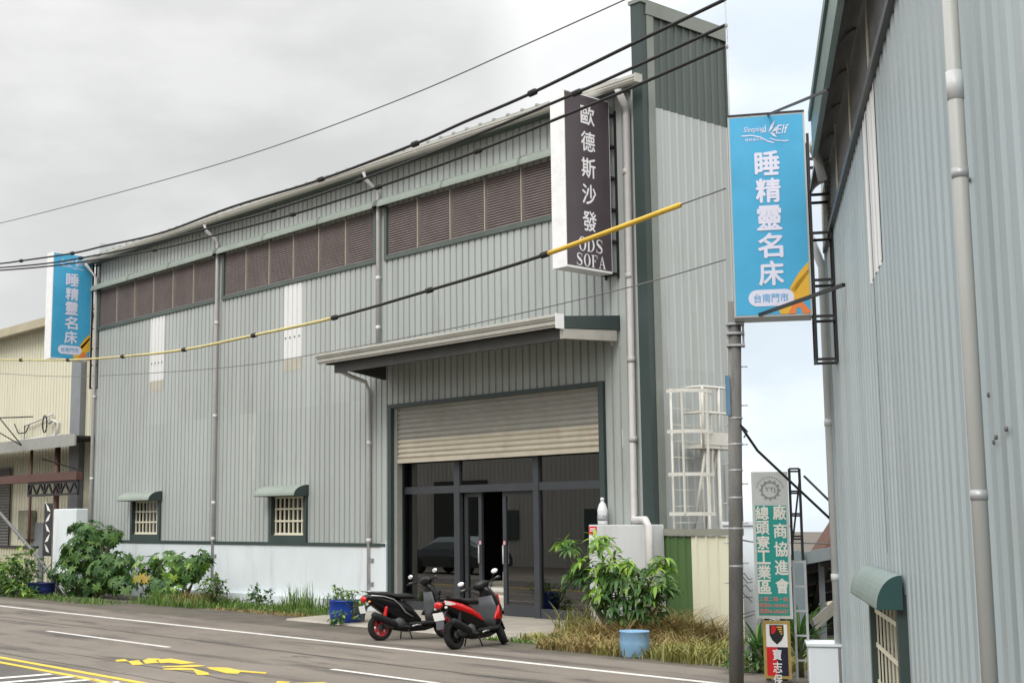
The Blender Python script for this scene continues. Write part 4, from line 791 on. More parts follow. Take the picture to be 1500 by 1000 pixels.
# large potted-looking shrub before the pillar
o = V((on_z(905, 935).x, on_z(905, 935).y, 0)); o = V((-15.15, 16.9, 0))
t = thing('shrub', 'bright green shrub with long drooping leaves in front of the grey-white pillar', 'shrub', o)
rnd = random.Random(31); bl, bd = MB(), MB(); bl.raw = bd.raw = True; st = MB()
for (u, v, r, n, lt) in ((832, 808, .18, 3, .6), (826, 799, .1, 2, .9), (880, 800, .24, 6, .9), (868, 832, .3, 8, .4), (905, 825, .3, 9, .55), (850, 850, .25, 6, .3), (890, 860, .34, 11, .25), (925, 850, .3, 9, .35), (963, 828, .22, 5, .85), (950, 860, .28, 8, .4), (975, 855, .2, 4, .4), (915, 885, .4, 13, .1), (880, 880, .25, 6, .2), (978, 868, .12, 2, .3), (945, 885, .3, 7, .1), (900, 845, .3, 8, .5)):
    c = on_y(u, v, 16.9)
    st.tube([o+V((rnd.uniform(-.1, .1), 0, 0)), o*.5+c*.5+V((0, 0, -.1)), c], [.03, .02, .008], 6)
    for _ in range(int(n*1.5)):
        u_ = V((rnd.gauss(0, 1), rnd.gauss(0, 1), rnd.gauss(0, 1))).normalized()*rnd.random()**.4; p = c+V((u_.x*r, u_.y*max(r, .3), u_.z*r*.75))
        palmate(bl if rnd.random() < lt else bd, p, V((u_.x, u_.y-.3, .9)), rnd.randint(6, 9), rnd.uniform(.17, .31), .062, rnd.uniform(.7, 1.5), rnd)
bl.build('foliage', leaf_l, t); bd.build('foliage', leaf_d, t); st.build('stem', stem_m, t)
# pots
def pot(label, loc, r, h, m, group=None, soil=True):
    t = thing('plant_tub', label, 'tub', loc, 0, group); b = MB(); b.lathe([(r*.84, 0), (r*.9, .02), (r, h*.45), (r*1.02, h*.55), (r, h*.93), (r*1.04, h*.95), (r*1.04, h), (r*.96, h), (r*.94, h*.8)], loc, (0, 0, 1), 28); b.build('tub', m, t)
    b = MB(); b.lathe([(.001, h*.8), (r*.945, h*.8)], loc, (0, 0, 1), 28); b.build('soil', earth, t); return t
pb = V((-21.3, 16.05, 0)); pot('round royal blue plastic tub holding a leafy plant by the base wall', pb, .32, .45, mat('royal_blue_plastic', (.010, .045, .30), .4, 0, .15, 4))
shrub('shrub', 'leafy plant spilling over the royal blue tub', 'shrub', pb, [(-.3, 0, .50, .26, .3, .2, 45), (.3, .05, .48, .24, .25, .17, 32), (.3, -.42, .12, .3, .12, .14, 30), (-.05, .05, .55, .25, .2, .1, 15), (.46, -.1, .3, .12, .2, .2, 14)], [leaf_g, leaf_l], 41, 'oval', None, .085, 4)
q = on_z(930, 962); pot('weathered light blue plastic tub half hidden in dry grass', V((q.x, q.y, 0)), .205, .37, mat('faded_blue_plastic', (.20, .37, .55), .6, 0, .15, 4, stain=(.42, .50, .55), stain_amt=.9))
q = V((-35.0, 16.1, 0)); pot('dark blue plastic tub hidden under the low shrub at the left', q, .36, .36, mat('dark_blue_plastic', (.01, .02, .12), .5, 0, .2, 4))
# ================================================================ right side: near warehouse seen along its wall
r_ = ray(1101, 774); W_ = V((r_.x, r_.y, 0)).normalized(); RW = V((W_.y, -W_.x, 0)); NA = atan2(W_.y, W_.x)
NM = Matrix.Rotation(NA, 4, 'Z')                        # local x along the wall (away), y towards the street side, z up
NI = NM.inverted()
def wl(u, v, l=1.0): return NI @ on_pl(u, v, RW*l, RW)   # on the plane l metres right of the eye: (t, -l, z)
def pt(u, v, t): return NI @ on_pl(u, v, W_*t, W_)       # on the plane t metres ahead
def NB(): return MB(NM)
LW, TF, TN = 1.0, wl(1231, 774).x, 4.6
nw = thing('warehouse', 'blue-grey corrugated warehouse wall close by at the right edge', 'warehouse', tuple(NM @ V((10, -LW, 0))), NA)
X1, Y1 = V((1, 0, 0)), V((0, 1, 0))
ZL0, ZL1, ZE = 5.11, 5.84, 6.12
wz = [wl(1287, 900).x, wl(1329, 900).x]; wz = [min(wz), max(wz)]; ZW1 = 1.36
b = NB()
cn = lambda x0, x1, z0, z1: corrug(b, (0, -LW, 0), X1, Y1, x0, x1, z0, z1, .26, .10, .022, .017)
cn(TN, TF, ZW1, ZL0); cn(TN, wz[0], 0, ZW1); cn(wz[1], TF, 0, ZW1); cn(TN, TF, ZL1, ZE); b.build('side_wall', near_m, nw)
b = NB(); b.box(TN, TF, -LW-5.5, -LW-.1, ZE, ZE+.1); b.box(TN, TN+.05, -LW-5.5, -LW-.02, 0, ZE); b.box(TF-.04, TF, -LW-5.5, -LW-.02, 0, ZE); b.box(TF-.06, TF+.03, -LW-.06, -LW+.045, 0, ZE); b.build('roof', near_m, nw)
b = NB(); b.box(TN, TF, -LW-.2, -LW-.16, ZL0, ZL1); b.cur = 1; b.box(TN, TF, -LW-.16, -LW+.06, ZL0-.04, ZL0+.03); b.build('louvre_frame', [black, alu], nw)
mesh_m = mat('grey_louvre', (.66, .66, .66), .5, 0, .12, 4)
ts = [wl(1300, 10).x]; k = 0; tt = TN
while tt < TF-.1:
    te = min(tt+1.9, TF); b = NB(); z = ZL0+.04
    while z < ZL1:
        b.add([(tt+.02, -LW+.04, z), (te-.02, -LW+.04, z), (te-.02, -LW-.0, z+.05), (tt+.02, -LW-.0, z+.05)], [(0, 1, 2, 3)]); z += .05
    b.build('louvre_panel', mesh_m, nw)
    b = NB(); b.box(te-.012, te+.012, -LW+.042, -LW+.055, ZL0+.03, ZL1); b.build('mullion', cream_bar, nw); tt = te
# hood and tall green gutter along the eave
prof = [(0, 5.86)]+[(.225*sin(a*pi/12), 5.50+.36*cos(a*pi/12)) for a in range(1, 7)]
b = NB(); TH = TF-.35
b.loft([[(x, -LW+.02+y, z) for y, z in prof] for x in (TN, TH)], cap=False, closed=False); b.loft([[(x, -LW+.015+y*.97, z-.012) for y, z in prof] for x in (TN, TH)], cap=False, closed=False)
hd = b.build('louvre_hood', mat('hood_underside', (.26, .255, .25), .6, 0, .15, 3), nw)
b = NB()
for x in [TN+.6+k*1.02 for k in range(12)]:
    if x < TH-.1: b.loft([[(x+q, -LW+.01+y*.93, z-.02) for y, z in prof] for q in (-.025, .025)], cap=False, closed=False)
b.build('hood_rib', black, nw)
b = NB(); TG = 14.0
b.box(TN, TG, -LW+.235, -LW+.28, 5.49, 5.92); b.box(TN, TG, -LW+.282, -LW+.305, 5.86, 5.95); b.box(TN, TG, -LW+.262, -LW+.285, 5.48, 5.51); b.build('gutter', [mat('green_gutter', (.10, .165, .15), .35, 0, .12, 2, stain=(.2, .25, .23), stain_amt=.5)], nw)
b = NB(); b.tube([(TG+.0, -LW+.26, 5.62), (TG+.12, -LW+.26, 5.60), (TG+.2, -LW+.22, 5.52), (TG+.22, -LW+.18, 5.3)], .045, 10); b.build('gutter_elbow', lightpole, nw)
# wall-side fittings
p = wl(1441, 774, .89); b = NB(); b.tube([(p.x, -.88, 0), (p.x, -.88, 5.6)], .031, 14); pp = b.build('downpipe', pvcold, nw)
b = NB()
for z in (wl(1395, 285, .9).z, wl(1440, 725, .9).z): b = NB(); b.tube([(p.x, -.88, z-.02), (p.x, -.88, z+.02)], .034, 14); b.build('pipe_sleeve', lightpole, pp)
b = NB(); z = wl(1390, 160, .9).z; b.tube([(p.x, -.88, z-.06), (p.x, -.88, z+.06)], .034, 14); b.build('pipe_sleeve', mat('pale_sleeve', (.55, .56, .56), .4, 0, .05, 4), pp)
p = wl(1226, 774, .96); b = NB(); b.tube([(TF+.02, -.93, 0), (TF+.02, -.93, 4.9), (TF+.02, -.8, 5.3)], .05, 10); b.tube([(TF+.02, -.93, 3.0), (TF+.02, -.93, 3.08)], .058, 10); b.tube([(TF+.02, -.93, 1.2), (TF+.02, -.93, 1.28)], .058, 10); b.build('downpipe', mat('grey_pipe', (.50, .52, .51), .45, 0, .06, 4), nw)
a, c = wl(1278, 400).x, wl(1298, 400).x; b = NB(); corrug(b, (0, -LW+.006, 0), X1, Y1, min(a, c), max(a, c), 3.72, 5.05, .26, .10, .022, .017); b.build('roof_light_strip', MATS['translucent_strip'], nw)
b = NB(); rr = random.Random(9)
for u, v in ((1405, 62), (1396, 88), (1410, 140), (1413, 200), (1419, 263), (1448, 578), (1459, 640), (1474, 628), (1456, 647)):
    q = wl(u, v, LW-.020); b.ell((q.x, q.y, q.z), (.012, .008, .012), 8, 5)
b.build('screw_row', greycable, nw)
x = wl(1300, 700).x; b = NB(); b.box(x-.012, x+.012, -LW+.03, -LW+.024, 1.62, 5.0); b.build('panel_seam', greypaint, nw)
x0, x1 = wz; b = NB()
for q in ((x0-.07, x0+.05), (x1-.05, x1+.07)): b.box(q[0], q[1], -LW-.2, -LW+.07, 0.2, ZW1)
b.box(x0+.05, x1-.05, -LW-.2, -LW+.07, ZW1-.08, ZW1); b.box(x0+.05, x1-.05, -LW-.2, -LW+.07, .2, .3); wn = b.build('window', dkgreen, nw)
b = NB(); b.box(x0+.05, x1-.05, -LW-.06, -LW-.03, .3, ZW1-.08); b.build('pane', mat('pale_pane', (.16, .16, .14), .15, 0, .1, 2), wn)
b = NB()
for k in range(8): x = x0+.08+(x1-x0-.16)*k/7; b.box(x-.014, x+.014, -LW+.014, -LW+.025, .3, ZW1-.08)
for z in (.55, .85, 1.13): b.box(x0+.05, x1-.05, -LW+.026, -LW+.034, z-.018, z+.018)
b.build('grille', cream_bar, wn)
prof = [(.17*sin(a*pi/16), 1.27+.22*cos(a*pi/16)) for a in range(9)]; a0, a1 = x0-.12, x1+.15
b = NB(); b.loft([[(x, -LW+.035+y, z) for y, z in prof+[(y*.96, z-.015) for y, z in reversed(prof)]] for x in (a0, a1)]); b.build('awning', mat('grey_green_awning', (.21, .265, .25), .45, 0, .1, 3), wn)
b = NB()
mat('teal_green_paint', (.018, .062, .06), .4, 0, .1, 3)
for x in (a0-.003, a1+.003): b = NB(); b.poly([(x, -LW+.035, 1.26)]+[(x, -LW+.035+y, z) for y, z in prof]+[(x, -LW+.205, 1.26)]); b.build('awning_end', MATS['teal_green_paint'], wn)
#b.build('awning_end', mat('teal_green_paint', (.018, .062, .06), .4, 0, .1, 3), wn)

# light blue sign hung from the near warehouse
TS = 15.55
A, Bc = pt(1065.5, 172, TS), pt(1190.5, 461, TS); yl_, yr_, zb, zt = A.y, Bc.y, Bc.z, A.z
sg = thing('hanging_sign', 'light blue sign box with five white characters beside the near wall at the right', 'sign', tuple(NM @ V((TS, (yl_+yr_)/2, zb))), NA, 'light blue shop signs')
b = NB(); b.box(TS, TS+.42, yr_, yl_, zb, zt); b.cur = 1; b.quad((TS-.003, yl_-.02, zb+.02), (TS-.003, yr_+.02, zb+.02), (TS-.003, yr_+.02, zt-.02), (TS-.003, yl_-.02, zt-.02)); b.cur = 2; b.box(TS-.01, TS+.43, yr_, yl_, zt+.002, zt+.02); b.build('sign_box', [mat('sign_grey_side', (.42, .43, .43), .5, 0, .06, 4), signblue, black], sg)
blue_face(NM @ V((TS-.004, yl_-.02, zb+.02)), -(NM.to_3x3() @ Y1), V((0, 0, 1)), -(NM.to_3x3() @ X1), yl_-yr_-.04, zt-zb-.04, sg)
b = NB(); za, zc = pt(1190, 528, TS).z, zt-.25
for y in (yr_-.025, -LW+.02):
    for x in (TS+.02, TS+.42): b.bar((x, y, za), (x, y, zc), .03)
for v in (232, 285, 341, 410, 463, 526):
    z = pt(1190, v, TS).z
    for x in (TS+.02, TS+.42): b.bar((x, yr_-.02, z), (x, -LW, z), .028)
    b.bar((TS+.02, yr_-.025, z), (TS+.42, yr_-.025, z), .028); b.bar((TS+.02, -LW+.02, z), (TS+.42, -LW+.02, z), .028)
b.build('bracket', black, sg)
b = NB(); q = pt(1125, 168, TS+.02); e = wl(1213, 132, .72); b.bar(q, e, .022); q = pt(1113, 461, TS-.02); e = wl(1236, 417, .96); b.bar(q, e, .034); b.build('stay_rod', black, sg)

# utility pole with cable riser
TP = 15.95; pc = pt(1075, 900, TP); R_P = .075; pole_xy = NM @ V((TP, pc.y, 0)); zt_p = pt(1075, 200, TP).z
po = thing('utility_pole', 'weathered grey utility pole standing below and behind the right light blue sign', 'utility pole', (pole_xy.x, pole_xy.y, 0), NA)
PM = WM['utility_pole']
b = MB(PM); YT = pt(1077, 480, TP).y-pc.y; ZT = pt(1077, 474, TP).z; ax_ = lambda z: YT*z/ZT
b.tube([(0, 0, 0), (0, YT, ZT+.25)], [R_P*1.06, R_P*.96], 18); b.build('shaft', polem, po)
b = MB(PM); z0, z1 = pt(1075, 508, TP).z, pt(1075, 473, TP).z; b.M = PM @ Matrix.Translation(V((0, YT, 0)))
for y in (-.085, .085): b.box(-.03, .03, y-.012, y+.012, z0, z1)
for z in (z0, (z0+z1)/2, z1-.03): b.box(-.09, .09, -.1, .1, z, z+.025)
b.build('clamp', lightpole, po)
for v in (614, 652, 690, 730, 775, 830): z = pt(1075, v, TP).z; b = MB(PM); b.lathe([(R_P*1.03, 0), (R_P*1.06, .005), (R_P*1.06, .018), (R_P*1.03, .022)], (0, ax_(z), z), (0, 0, 1), 16); b.build('band', lightpole, po)
for k in range(12): z = 1.2+k*.22; s_ = -1 if k % 2 else 1; b = MB(PM); b.tube([(0, ax_(z)+s_*R_P*.9, z), (0, ax_(z)+s_*(R_P+.06), z)], .007, 5); b.build('step_bolt', lightpole, po)
b = MB(PM); z = pt(1075, 628, TP).z; b.box(-.09, -.07, ax_(z)+.045, ax_(z)+.095, z+.15, z+.6); b.build('number_plate', mat('plate_blue', (.10, .20, .30), .5, 0, .1, 4), po)
yr0 = pt(1063.5, 35, TP).y-pc.y
b = MB(PM); zr0, zr1 = pt(1063, 480, TP).z, pt(1063, -80, TP).z; b.tube([(0, yr0, zr0), (0, yr0, zr1)], .009, 8); b.tube([(0, yr0, zr0+.1), (0, YT, zr0+.1)], .012, 6); b.build('riser', lightpole, po)
b = MB(PM)
for v in (37, 68, 276, 380): z = pt(1063, v, TP).z; b.lathe([(.008, -.03), (.02, -.025), (.014, -.01), (.02, .0), (.014, .015), (.008, .025)], (0, yr0, z), (0, 0, 1), 10)
b.build('insulator', mat('porcelain', (.35, .33, .30), .3, 0, .1, 6), po)

# cables strung along the street, from the pole's riser to beyond the left edge
RP = NM @ V((TP, pt(1063.5, 35, TP).y, 0)); LA = on_y(0, 390, 14.9); dn = (LA-RP); dn.z = 0; PN = V((dn.y, -dn.x, 0)).normalized()
def cp_(u, v): return on_pl(u, v, RP, PN)
def smooth(px, n=6):
    px = [(-60, px[0][1]+(px[0][1]-px[1][1])*60/max(20, px[1][0]-px[0][0])*.6)]+px; out = []
    for i in range(len(px)-1):
        p0, p1, p2, p3 = px[max(i-1, 0)], px[i], px[i+1], px[min(i+2, len(px)-1)]
        for k in range(n):
            t = k/n; out.append(tuple(.5*(2*p1[j]+(p2[j]-p0[j])*t+(2*p0[j]-5*p1[j]+4*p2[j]-p3[j])*t*t+(3*p1[j]-p0[j]-3*p2[j]+p3[j])*t**3) for j in (0, 1)))
    return out+[px[-1]]
def cable(label, px, r, m, joints=(), strands=1, segs=None, group='cables along the street'):
    pts = smooth(px); P3 = [cp_(*q) for q in pts]; c = P3[len(P3)//2]
    t = thing('overhead_cable', label, 'cable', tuple(c), 0, group)
    def run(sel, nm, mm, rr):
        b = MB()
        for s_ in range(strands):
            q = [p+V((0, 0, rr*.8*sin(i*.45+s_*pi)*(1 if strands > 1 else 0))) for i, p in sel]
            if len(q) > 1: b.tube(q, rr, 6)
        if b.v: b.build(nm, mm, t)
    if not segs: run(list(enumerate(P3)), 'wire', m, r)
    else:
        for u0, u1, mm, rr in segs: run([(i, p) for i, p in enumerate(P3) if u0-12 <= pts[i][0] <= u1+12], 'sheath' if mm in (yel, yelpale) else 'wire', mm, rr)
    if joints:
        for (u, v) in joints:
            i = min(range(len(pts)), key=lambda k: abs(pts[k][0]-u)); a = P3[max(i-1, 0)]; d = (P3[min(i+1, len(P3)-1)]-a).normalized(); v2 = None
            for k in range(len(pts)-1):
                if pts[k][0] <= u <= pts[k+1][0]: f = (u-pts[k][0])/max(1e-6, pts[k+1][0]-pts[k][0]); c = P3[k].lerp(P3[k+1], f); break
            b = MB(); b.tube([c-d*.09, c-d*.06, c+d*.06, c+d*.09], [r*1.2, r*2.1, r*2.1, r*1.2], 8); b.build('joint', cable_m, t)
    return t
cable('uppermost of the three thick black cables, passing above the purple sign', [(0, 386), (31, 382), (106, 371), (154, 360), (240, 340), (340, 303), (470, 263), (608, 211), (680, 179), (780, 136), (928, 64), (1063, -1)] , .023, cable_m, [(31, 382), (106, 371), (470, 263), (608, 211), (780, 136)], 1)
cable('middle of the three thick black cables, crossing the top of the purple sign', [(0, 392), (67, 386), (118, 378), (199, 362), (340, 325), (400, 308), (525, 265), (680, 205), (845, 136), (928, 99), (1063, 37)] , .021, cable_m, [(118, 378), (400, 308), (525, 265), (845, 136)], 1)
cable('lowest of the three thick black cables, crossing the first character of the purple sign', [(0, 396), (96, 387), (226, 366), (324, 342), (429, 314), (554, 274), (700, 221), (877, 149), (936, 124), (1063, 68)] , .021, cable_m, [(226, 366), (429, 314), (554, 274), (700, 221)], 1)
cable('cable in black and yellow sheathing sagging across the wall below the louvres', [(0, 527), (100, 527), (180, 522), (270, 512), (372, 491), (490, 465), (629, 425), (795, 374), (997, 300), (1063, 276)], .022, cable_m,
      [(31, 528), (100, 527), (180, 522), (270, 512), (372, 491), (490, 465), (629, 425), (798, 373)], 1, [(-60, 195, yelpale, .024), (200, 485, yelpale, .028), (490, 795, cable_m, .024), (800, 985, yel, .033), (985, 1063, greycable, .009)])
cable('thin grey wire sagging lowest across the wall below the yellow cable', [(0, 547), (120, 551), (330, 538), (470, 517), (680, 477), (920, 421), (1063, 380)], .008, greycable)
cable('thin grey wire alone against the clouds above all other cables', [(0, 327), (200, 275), (400, 215), (600, 140), (760, 70), (915, 0), (1063, -68)], .010, greycable)

# signs, mast and shed beyond the near warehouse
def facing(t, u0, v0, u1, v1): A, Bc = pt(u0, v0, t), pt(u1, v1, t); return A.y, Bc.y, Bc.z, A.z
t0 = 17.3; ya, yb, zb, zt = facing(t0, 1100, 691, 1162, 906)
sg = thing('association_sign', 'tall teal and grey sign with gear emblem and two columns of white characters', 'sign', tuple(NM @ V((t0, (ya+yb)/2, 0))), NA)
b = NB(); b.box(t0, t0+.22, yb, ya, zb, zt); b.build('sign_box', mat('sign_pale_frame', (.50, .52, .50), .5, 0, .06, 4), sg)
zs = pt(1130, 740, t0).z; H = zt-zb; Wd = ya-yb
b = NB(); b.box(t0-.006, t0-.001, yb+.035, ya-.035, zb+.04, zs); b.build('teal_panel', teal, sg)
o0 = NM @ V((t0-.009, ya, zb)); ex, ey = -(NM.to_3x3() @ Y1), V((0, 0, 1)); b = MB()
for k, ch in enumerate('廠商協進會'): put_text(b, ch, o0+ex*(Wd*.565)+ey*(H*(.672-.125*k)), ex, ey, Wd*.35, H*.098, .03)
for k, ch in enumerate('總頭寮工業區'): put_text(b, ch, o0+ex*(Wd*.09)+ey*(H*(.672-.1005*k)), ex, ey, Wd*.35, H*.09, .03)
b.build('lettering', mat('sign_cream_lettering', (.70, .68, .62), .5, 0, .05, 6), sg)
b = MB(); 
for k, (s_, hh) in enumerate((('工業二路一段', .03), ('電話06-2056456', .03), ('傳真06-2056457', .034))): put_text(b, s_, o0+ex*(Wd*.10)+ey*(H*(.118-.042*k)), ex, ey, Wd*.78, H*hh, .02)
b.build('red_lettering', mat('sign_red_lettering', (.55, .20, .17), .5, 0, .1, 6), sg)
b = MB(); gc = o0+ex*(Wd*.5)+ey*(H*.875); r = Wd*.24
ring = lambda rr: [gc+ex*(rr*cos(2*pi*k/36))+ey*(rr*sin(2*pi*k/36)) for k in range(36)]
b.loft([ring(r), ring(r*.87)], cap=False)
for k in range(12): a = 2*pi*k/12; d = ex*cos(a)+ey*sin(a); n_ = -ex*sin(a)+ey*cos(a); b.poly([gc+d*r-n_*r*.09, gc+d*r*1.2-n_*r*.07, gc+d*r*1.2+n_*r*.07, gc+d*r+n_*r*.09])
for k in range(15): a = .25+(pi-.5)*k/14; d = ex*cos(a)+ey*sin(a); n_ = -ex*sin(a)+ey*cos(a); q = gc+d*r*1.55; b.poly([q-n_*r*.06-d*r*.07, q+n_*r*.06-d*r*.07, q+n_*r*.03+d*r*.08, q-n_*r*.06+d*r*.05])
put_text(b, 'TTJ', gc-ex*(r*.6)-ey*(r*.31), ex, ey, r*1.2, r*.62); b.build('gear_emblem', mat('emblem_grey', (.22, .22, .22), .5, 0, .05, 6), sg)
b = NB()
for y in (ya-.12, yb+.12): b.bar((t0+.11, y, 0), (t0+.11, y, zb), .06)
b.build('post', alu, sg)
t1 = 17.15; ya, yb, zb_, zt = facing(t1, 1117, 909, 1163, 1060); zb = .05
sg = thing('shield_sign', 'red and black sign with shield emblem in a gold frame below the teal sign', 'sign', tuple(NM @ V((t1, (ya+yb)/2, 0))), NA)
b = NB(); b.box(t1, t1+.12, yb, ya, zb, zt); b.build('frame', gold, sg)
zs = pt(1140, 947, t1).z; ym = (ya+yb)/2; m_ = .035
b = NB(); b.box(t1-.004, t1-.001, yb+m_, ya-m_, zs, zt-m_); b.build('white_panel', wht, sg)
b = NB(); b.box(t1-.004, t1-.001, ym, ya-m_, zb+m_, zs); b.build('red_panel', red, sg)
b = NB(); b.box(t1-.004, t1-.001, yb+m_, ym, zb+m_, zs); b.build('dark_panel', navy, sg)
b = MB(); o0 = NM @ V((t1-.007, ya, zs)); Wd = ya-yb
for k, ch in enumerate('寶志保全'): put_text(b, ch, o0+ex*(Wd*.33)-ey*(.145*(k+1)+.005), ex, ey, Wd*.32, .125, .02)
b.build('lettering', wht, sg)
b = MB(); gc = NM @ V((t1-.007, ym, (zs+zt)/2)); h = (zt-zs)*.40; shp = [(-.5, .9), (.5, .9), (.5, -.1), (.32, -.6), (0, -1), (-.32, -.6), (-.5, -.1)]
P2(b, gc, ex*h*1.35, ey*h, shp); b.cur = 1
for k in range(4): P2(b, gc-NM.to_3x3() @ X1*.003, ex*h*1.2, ey*h, [(-.02+.1*k, .75-.22*k), (.46, .75-.22*k), (.44, .63-.22*k), (.04+.1*k, .63-.22*k)])
b.cur = 2; P2(b, gc-NM.to_3x3() @ X1*.003, ex*h*1.2, ey*h, [(-.44, .8), (-.1, .8), (-.02, .45), (-.18, .1), (-.42, .0)]); b.build('shield_emblem', [black, amber, red], sg)
# lattice mast
t2 = 17.4; ma = thing('lattice_mast', 'narrow black lattice mast standing right of the teal sign', 'mast', tuple(NM @ V((t2, pt(1171, 900, t2).y, 0))), NA)
yl2, yr2 = pt(1162.5, 850, t2).y, pt(1177.5, 850, t2).y; zm0, zm1 = pt(1170, 820, t2).z, pt(1170, 686, t2).z
b = NB()
for y in (yl2, yr2): b.bar((t2, y, zm0), (t2, y, zm1), .03); b.bar((t2+.14, y, zm0), (t2+.14, y, zm1), .025)
for v in (686, 690, 719, 722, 752, 755, 785, 789): z = pt(1170, v, t2).z; b.bar((t2, yl2, z), (t2, yr2, z), .022)
b.bar((t2, yr2, pt(1170, 700, t2).z), (t2, yl2, pt(1170, 800, t2).z), .022); b.build('upper_frame', black, ma)
b = NB()
for y in (yl2+.0, yr2-.02): b.bar((t2+.0, y, 0), (t2+.0, y, zm0), .028)
for k in range(8): z = zm0-.02-k*.29; b.bar((t2, yl2, z), (t2, yr2-.02, z), .022)
b.build('lower_ladder', lightpole, ma)
# wires on the right
t = MB()
def wtube(pts, r): t.tube([NM @ pt(u, v, tt) for u, v, tt in pts], r, 5)
wtube([(1084, 622, 15.9), (1110, 660, 16.2), (1160, 707, 16.7), (1225, 768, 17.0)], .016); wtube([(1178, 697, 17.4), (1226, 744, 16.9)], .015); wtube([(1084, 621, 15.9), (1095, 632, 16), (1090, 640, 15.95)], .01)
tag(t.build('pole_wires', cable_m, None, tuple(NM @ pt(1140, 690, 16.5))), 'two black wires slanting down from the utility pole past the teal sign', 'wires')
t = MB(); wtube([(1084, 790, 16), (1100, 793, 18), (1225, 796, 19.5)], .009); wtube([(1084, 900, 16), (1105, 894, 18)], .008); wtube([(1084, 906, 16), (1105, 899, 18)], .008)
for (u, v) in ((1088, 850), (1092, 862), (1087, 872), (1094, 878), (1090, 845)): wtube([(1083, v, 15.95), (u, v-6, 16.4), (u+7, v+3, 16.9), (1102, v+2, 17.3)], .006)
tag(t.build('loose_wires', greycable, None, tuple(NM @ pt(1092, 860, 16.5))), 'tangle of thin grey wires between the utility pole and the teal sign', 'wires')
# open shed with dark roof
t3 = 20.0; sh = thing('shed', 'open dark shed with grey fascia and pale roof sheets behind the lattice mast', 'shed', tuple(NM @ V((t3+1.5, -1.4, 0))), NA)
a, c = pt(1158, 812, t3), pt(1262, 792, t3); zf0, zf1 = a.z, c.z
b = NB(); b.add([(t3+q, p.y, p.z+e) for q in (0, .08) for p, e in ((a, -.17), (c, -.17), (c, 0), (a, 0))], [(0, 1, 2, 3), (7, 6, 5, 4), (0, 1, 5, 4), (2, 3, 7, 6)]); b.build('fascia', mat('fascia_grey', (.24, .27, .28), .5, 0, .1, 4), sh)
b = NB(); b.add([(t3, a.y, a.z-.01), (t3, c.y, c.z-.01), (t3+5, c.y, c.z-.95), (t3+5, a.y, a.z-.95)], [(0, 1, 2, 3)]); b.build('roof', mat('fibre_sheet', (.36, .33, .27), .8, 0, .2, 2), sh)
b = NB()
for q in (.1, .33, .58, .82):
    tt = t3+q*5; b.bar((tt, a.y, a.z-.12-.95*q), (tt, c.y, c.z-.12-.95*q), .13)
for f in (.15, .5, .9): p = a.lerp(c, f); b.bar((t3+.1, p.y, p.z-.16), (t3+5, p.y, p.z-1.1), .10)
b.build('rafter', black, sh)
b = NB(); b.box(t3+5, t3+5.1, c.y-1, a.y+.1, 0, .5); b.box(t3+.3, t3+5, a.y+.02, a.y+.06, 0, 1.6); b.build('back_wall', mat('shed_dark', (.02, .02, .02), .9, 0, .3, 2), sh)
b = NB(); q, e = pt(1192, 911, t3-.3), pt(1230, 878, t3-.9); b.obox(q, (e-q).normalized(), V((1, 0, 0)), V((0, .3, 1)).normalized(), 0, (e-q).length, -.04, .04, -.10, .05); b.build('pale_beam', MATS['pale_beam'], sh)
b = NB(); b.bar(pt(1182, 900, t3+.4), pt(1206, 935, t3+.4), .06); b.bar((t3+.4, pt(1207, 930, t3+.4).y, 0), (t3+.4, pt(1207, 930, t3+.4).y, 1.4), .08); b.build('post', greypaint, sh)
b = NB(); y0 = pt(1163, 900, t3).y; y1 = pt(1181, 900, t3).y; b.box(t3-.12, t3-.05, y1, y0, 0, 1.5); b.build('blue_grey_post', mat('blue_grey', (.20, .25, .27), .6, 0, .1, 3), sh)
# lean-to at the left of the signs
lt = thing('lean_to', 'small dark lean-to with sloping eave left of the shield sign', 'lean-to', tuple(NM @ V((18.6, pt(1105, 950, 18.6).y, 0))), NA)
a, c = pt(1118, 905, 18.6), pt(1090, 958, 18.6); b = NB(); b.add([(18.6+q, p.y, p.z+e) for q in (0, 1.2) for p, e in ((a, 0), (c, 0), (c, -.06), (a, -.09))], [(0, 1, 2, 3), (7, 6, 5, 4), (0, 1, 5, 4), (2, 3, 7, 6)]); b.build('roof', mat('lean_to_roof', (.12, .12, .12), .6, 0, .2, 4), lt)
b = NB(); y0, y1 = pt(1099, 960, 18.7).y, pt(1122, 960, 18.7).y; b.box(18.75, 19.7, y1, y0, 0, .42); b.cur = 1; b.bar((18.65, y0, 0), (18.65, y0, .40), .04); b.build('wall', [MATS['shed_dark'], wht], lt)
# rusty gable, added pale wall in place of low sky, greenery
fg = thing('gable_house', 'rust-red edged cream gable peeping above the dark shed', 'house', tuple(NM @ V((27, -2.3, 0))), NA)
q = [pt(u, v, 27) for u, v in ((1209, 806), (1240, 760), (1280, 806))]; b = NB(); b.loft([[(27.05+k, p.y, p.z) for p in q]+[(27.05+k, q[2].y, 0), (27.05+k, q[0].y, 0)] for k in (0, 4)]); b.build('wall', cream_m, fg)
b = NB(); b.loft([[(26.9+k, p.y+dy, p.z+dz) for p, dy, dz in ((q[0], .12, -.1), (q[1], 0, .12), (q[2], -.12, -.1), (q[2], -.12, -.22), (q[1], 0, -.10), (q[0], .12, -.22))] for k in (0, 4.2)]); b.build('roof', mat('brown_gable_edge', (.16, .06, .035), .7, 0, .3, 5), fg)
fw = thing('sky_strip_wall', 'added pale wall standing in for low sky between the utility pole and the teal sign', 'wall', tuple(NM @ V((24, .3, 0))), NA)
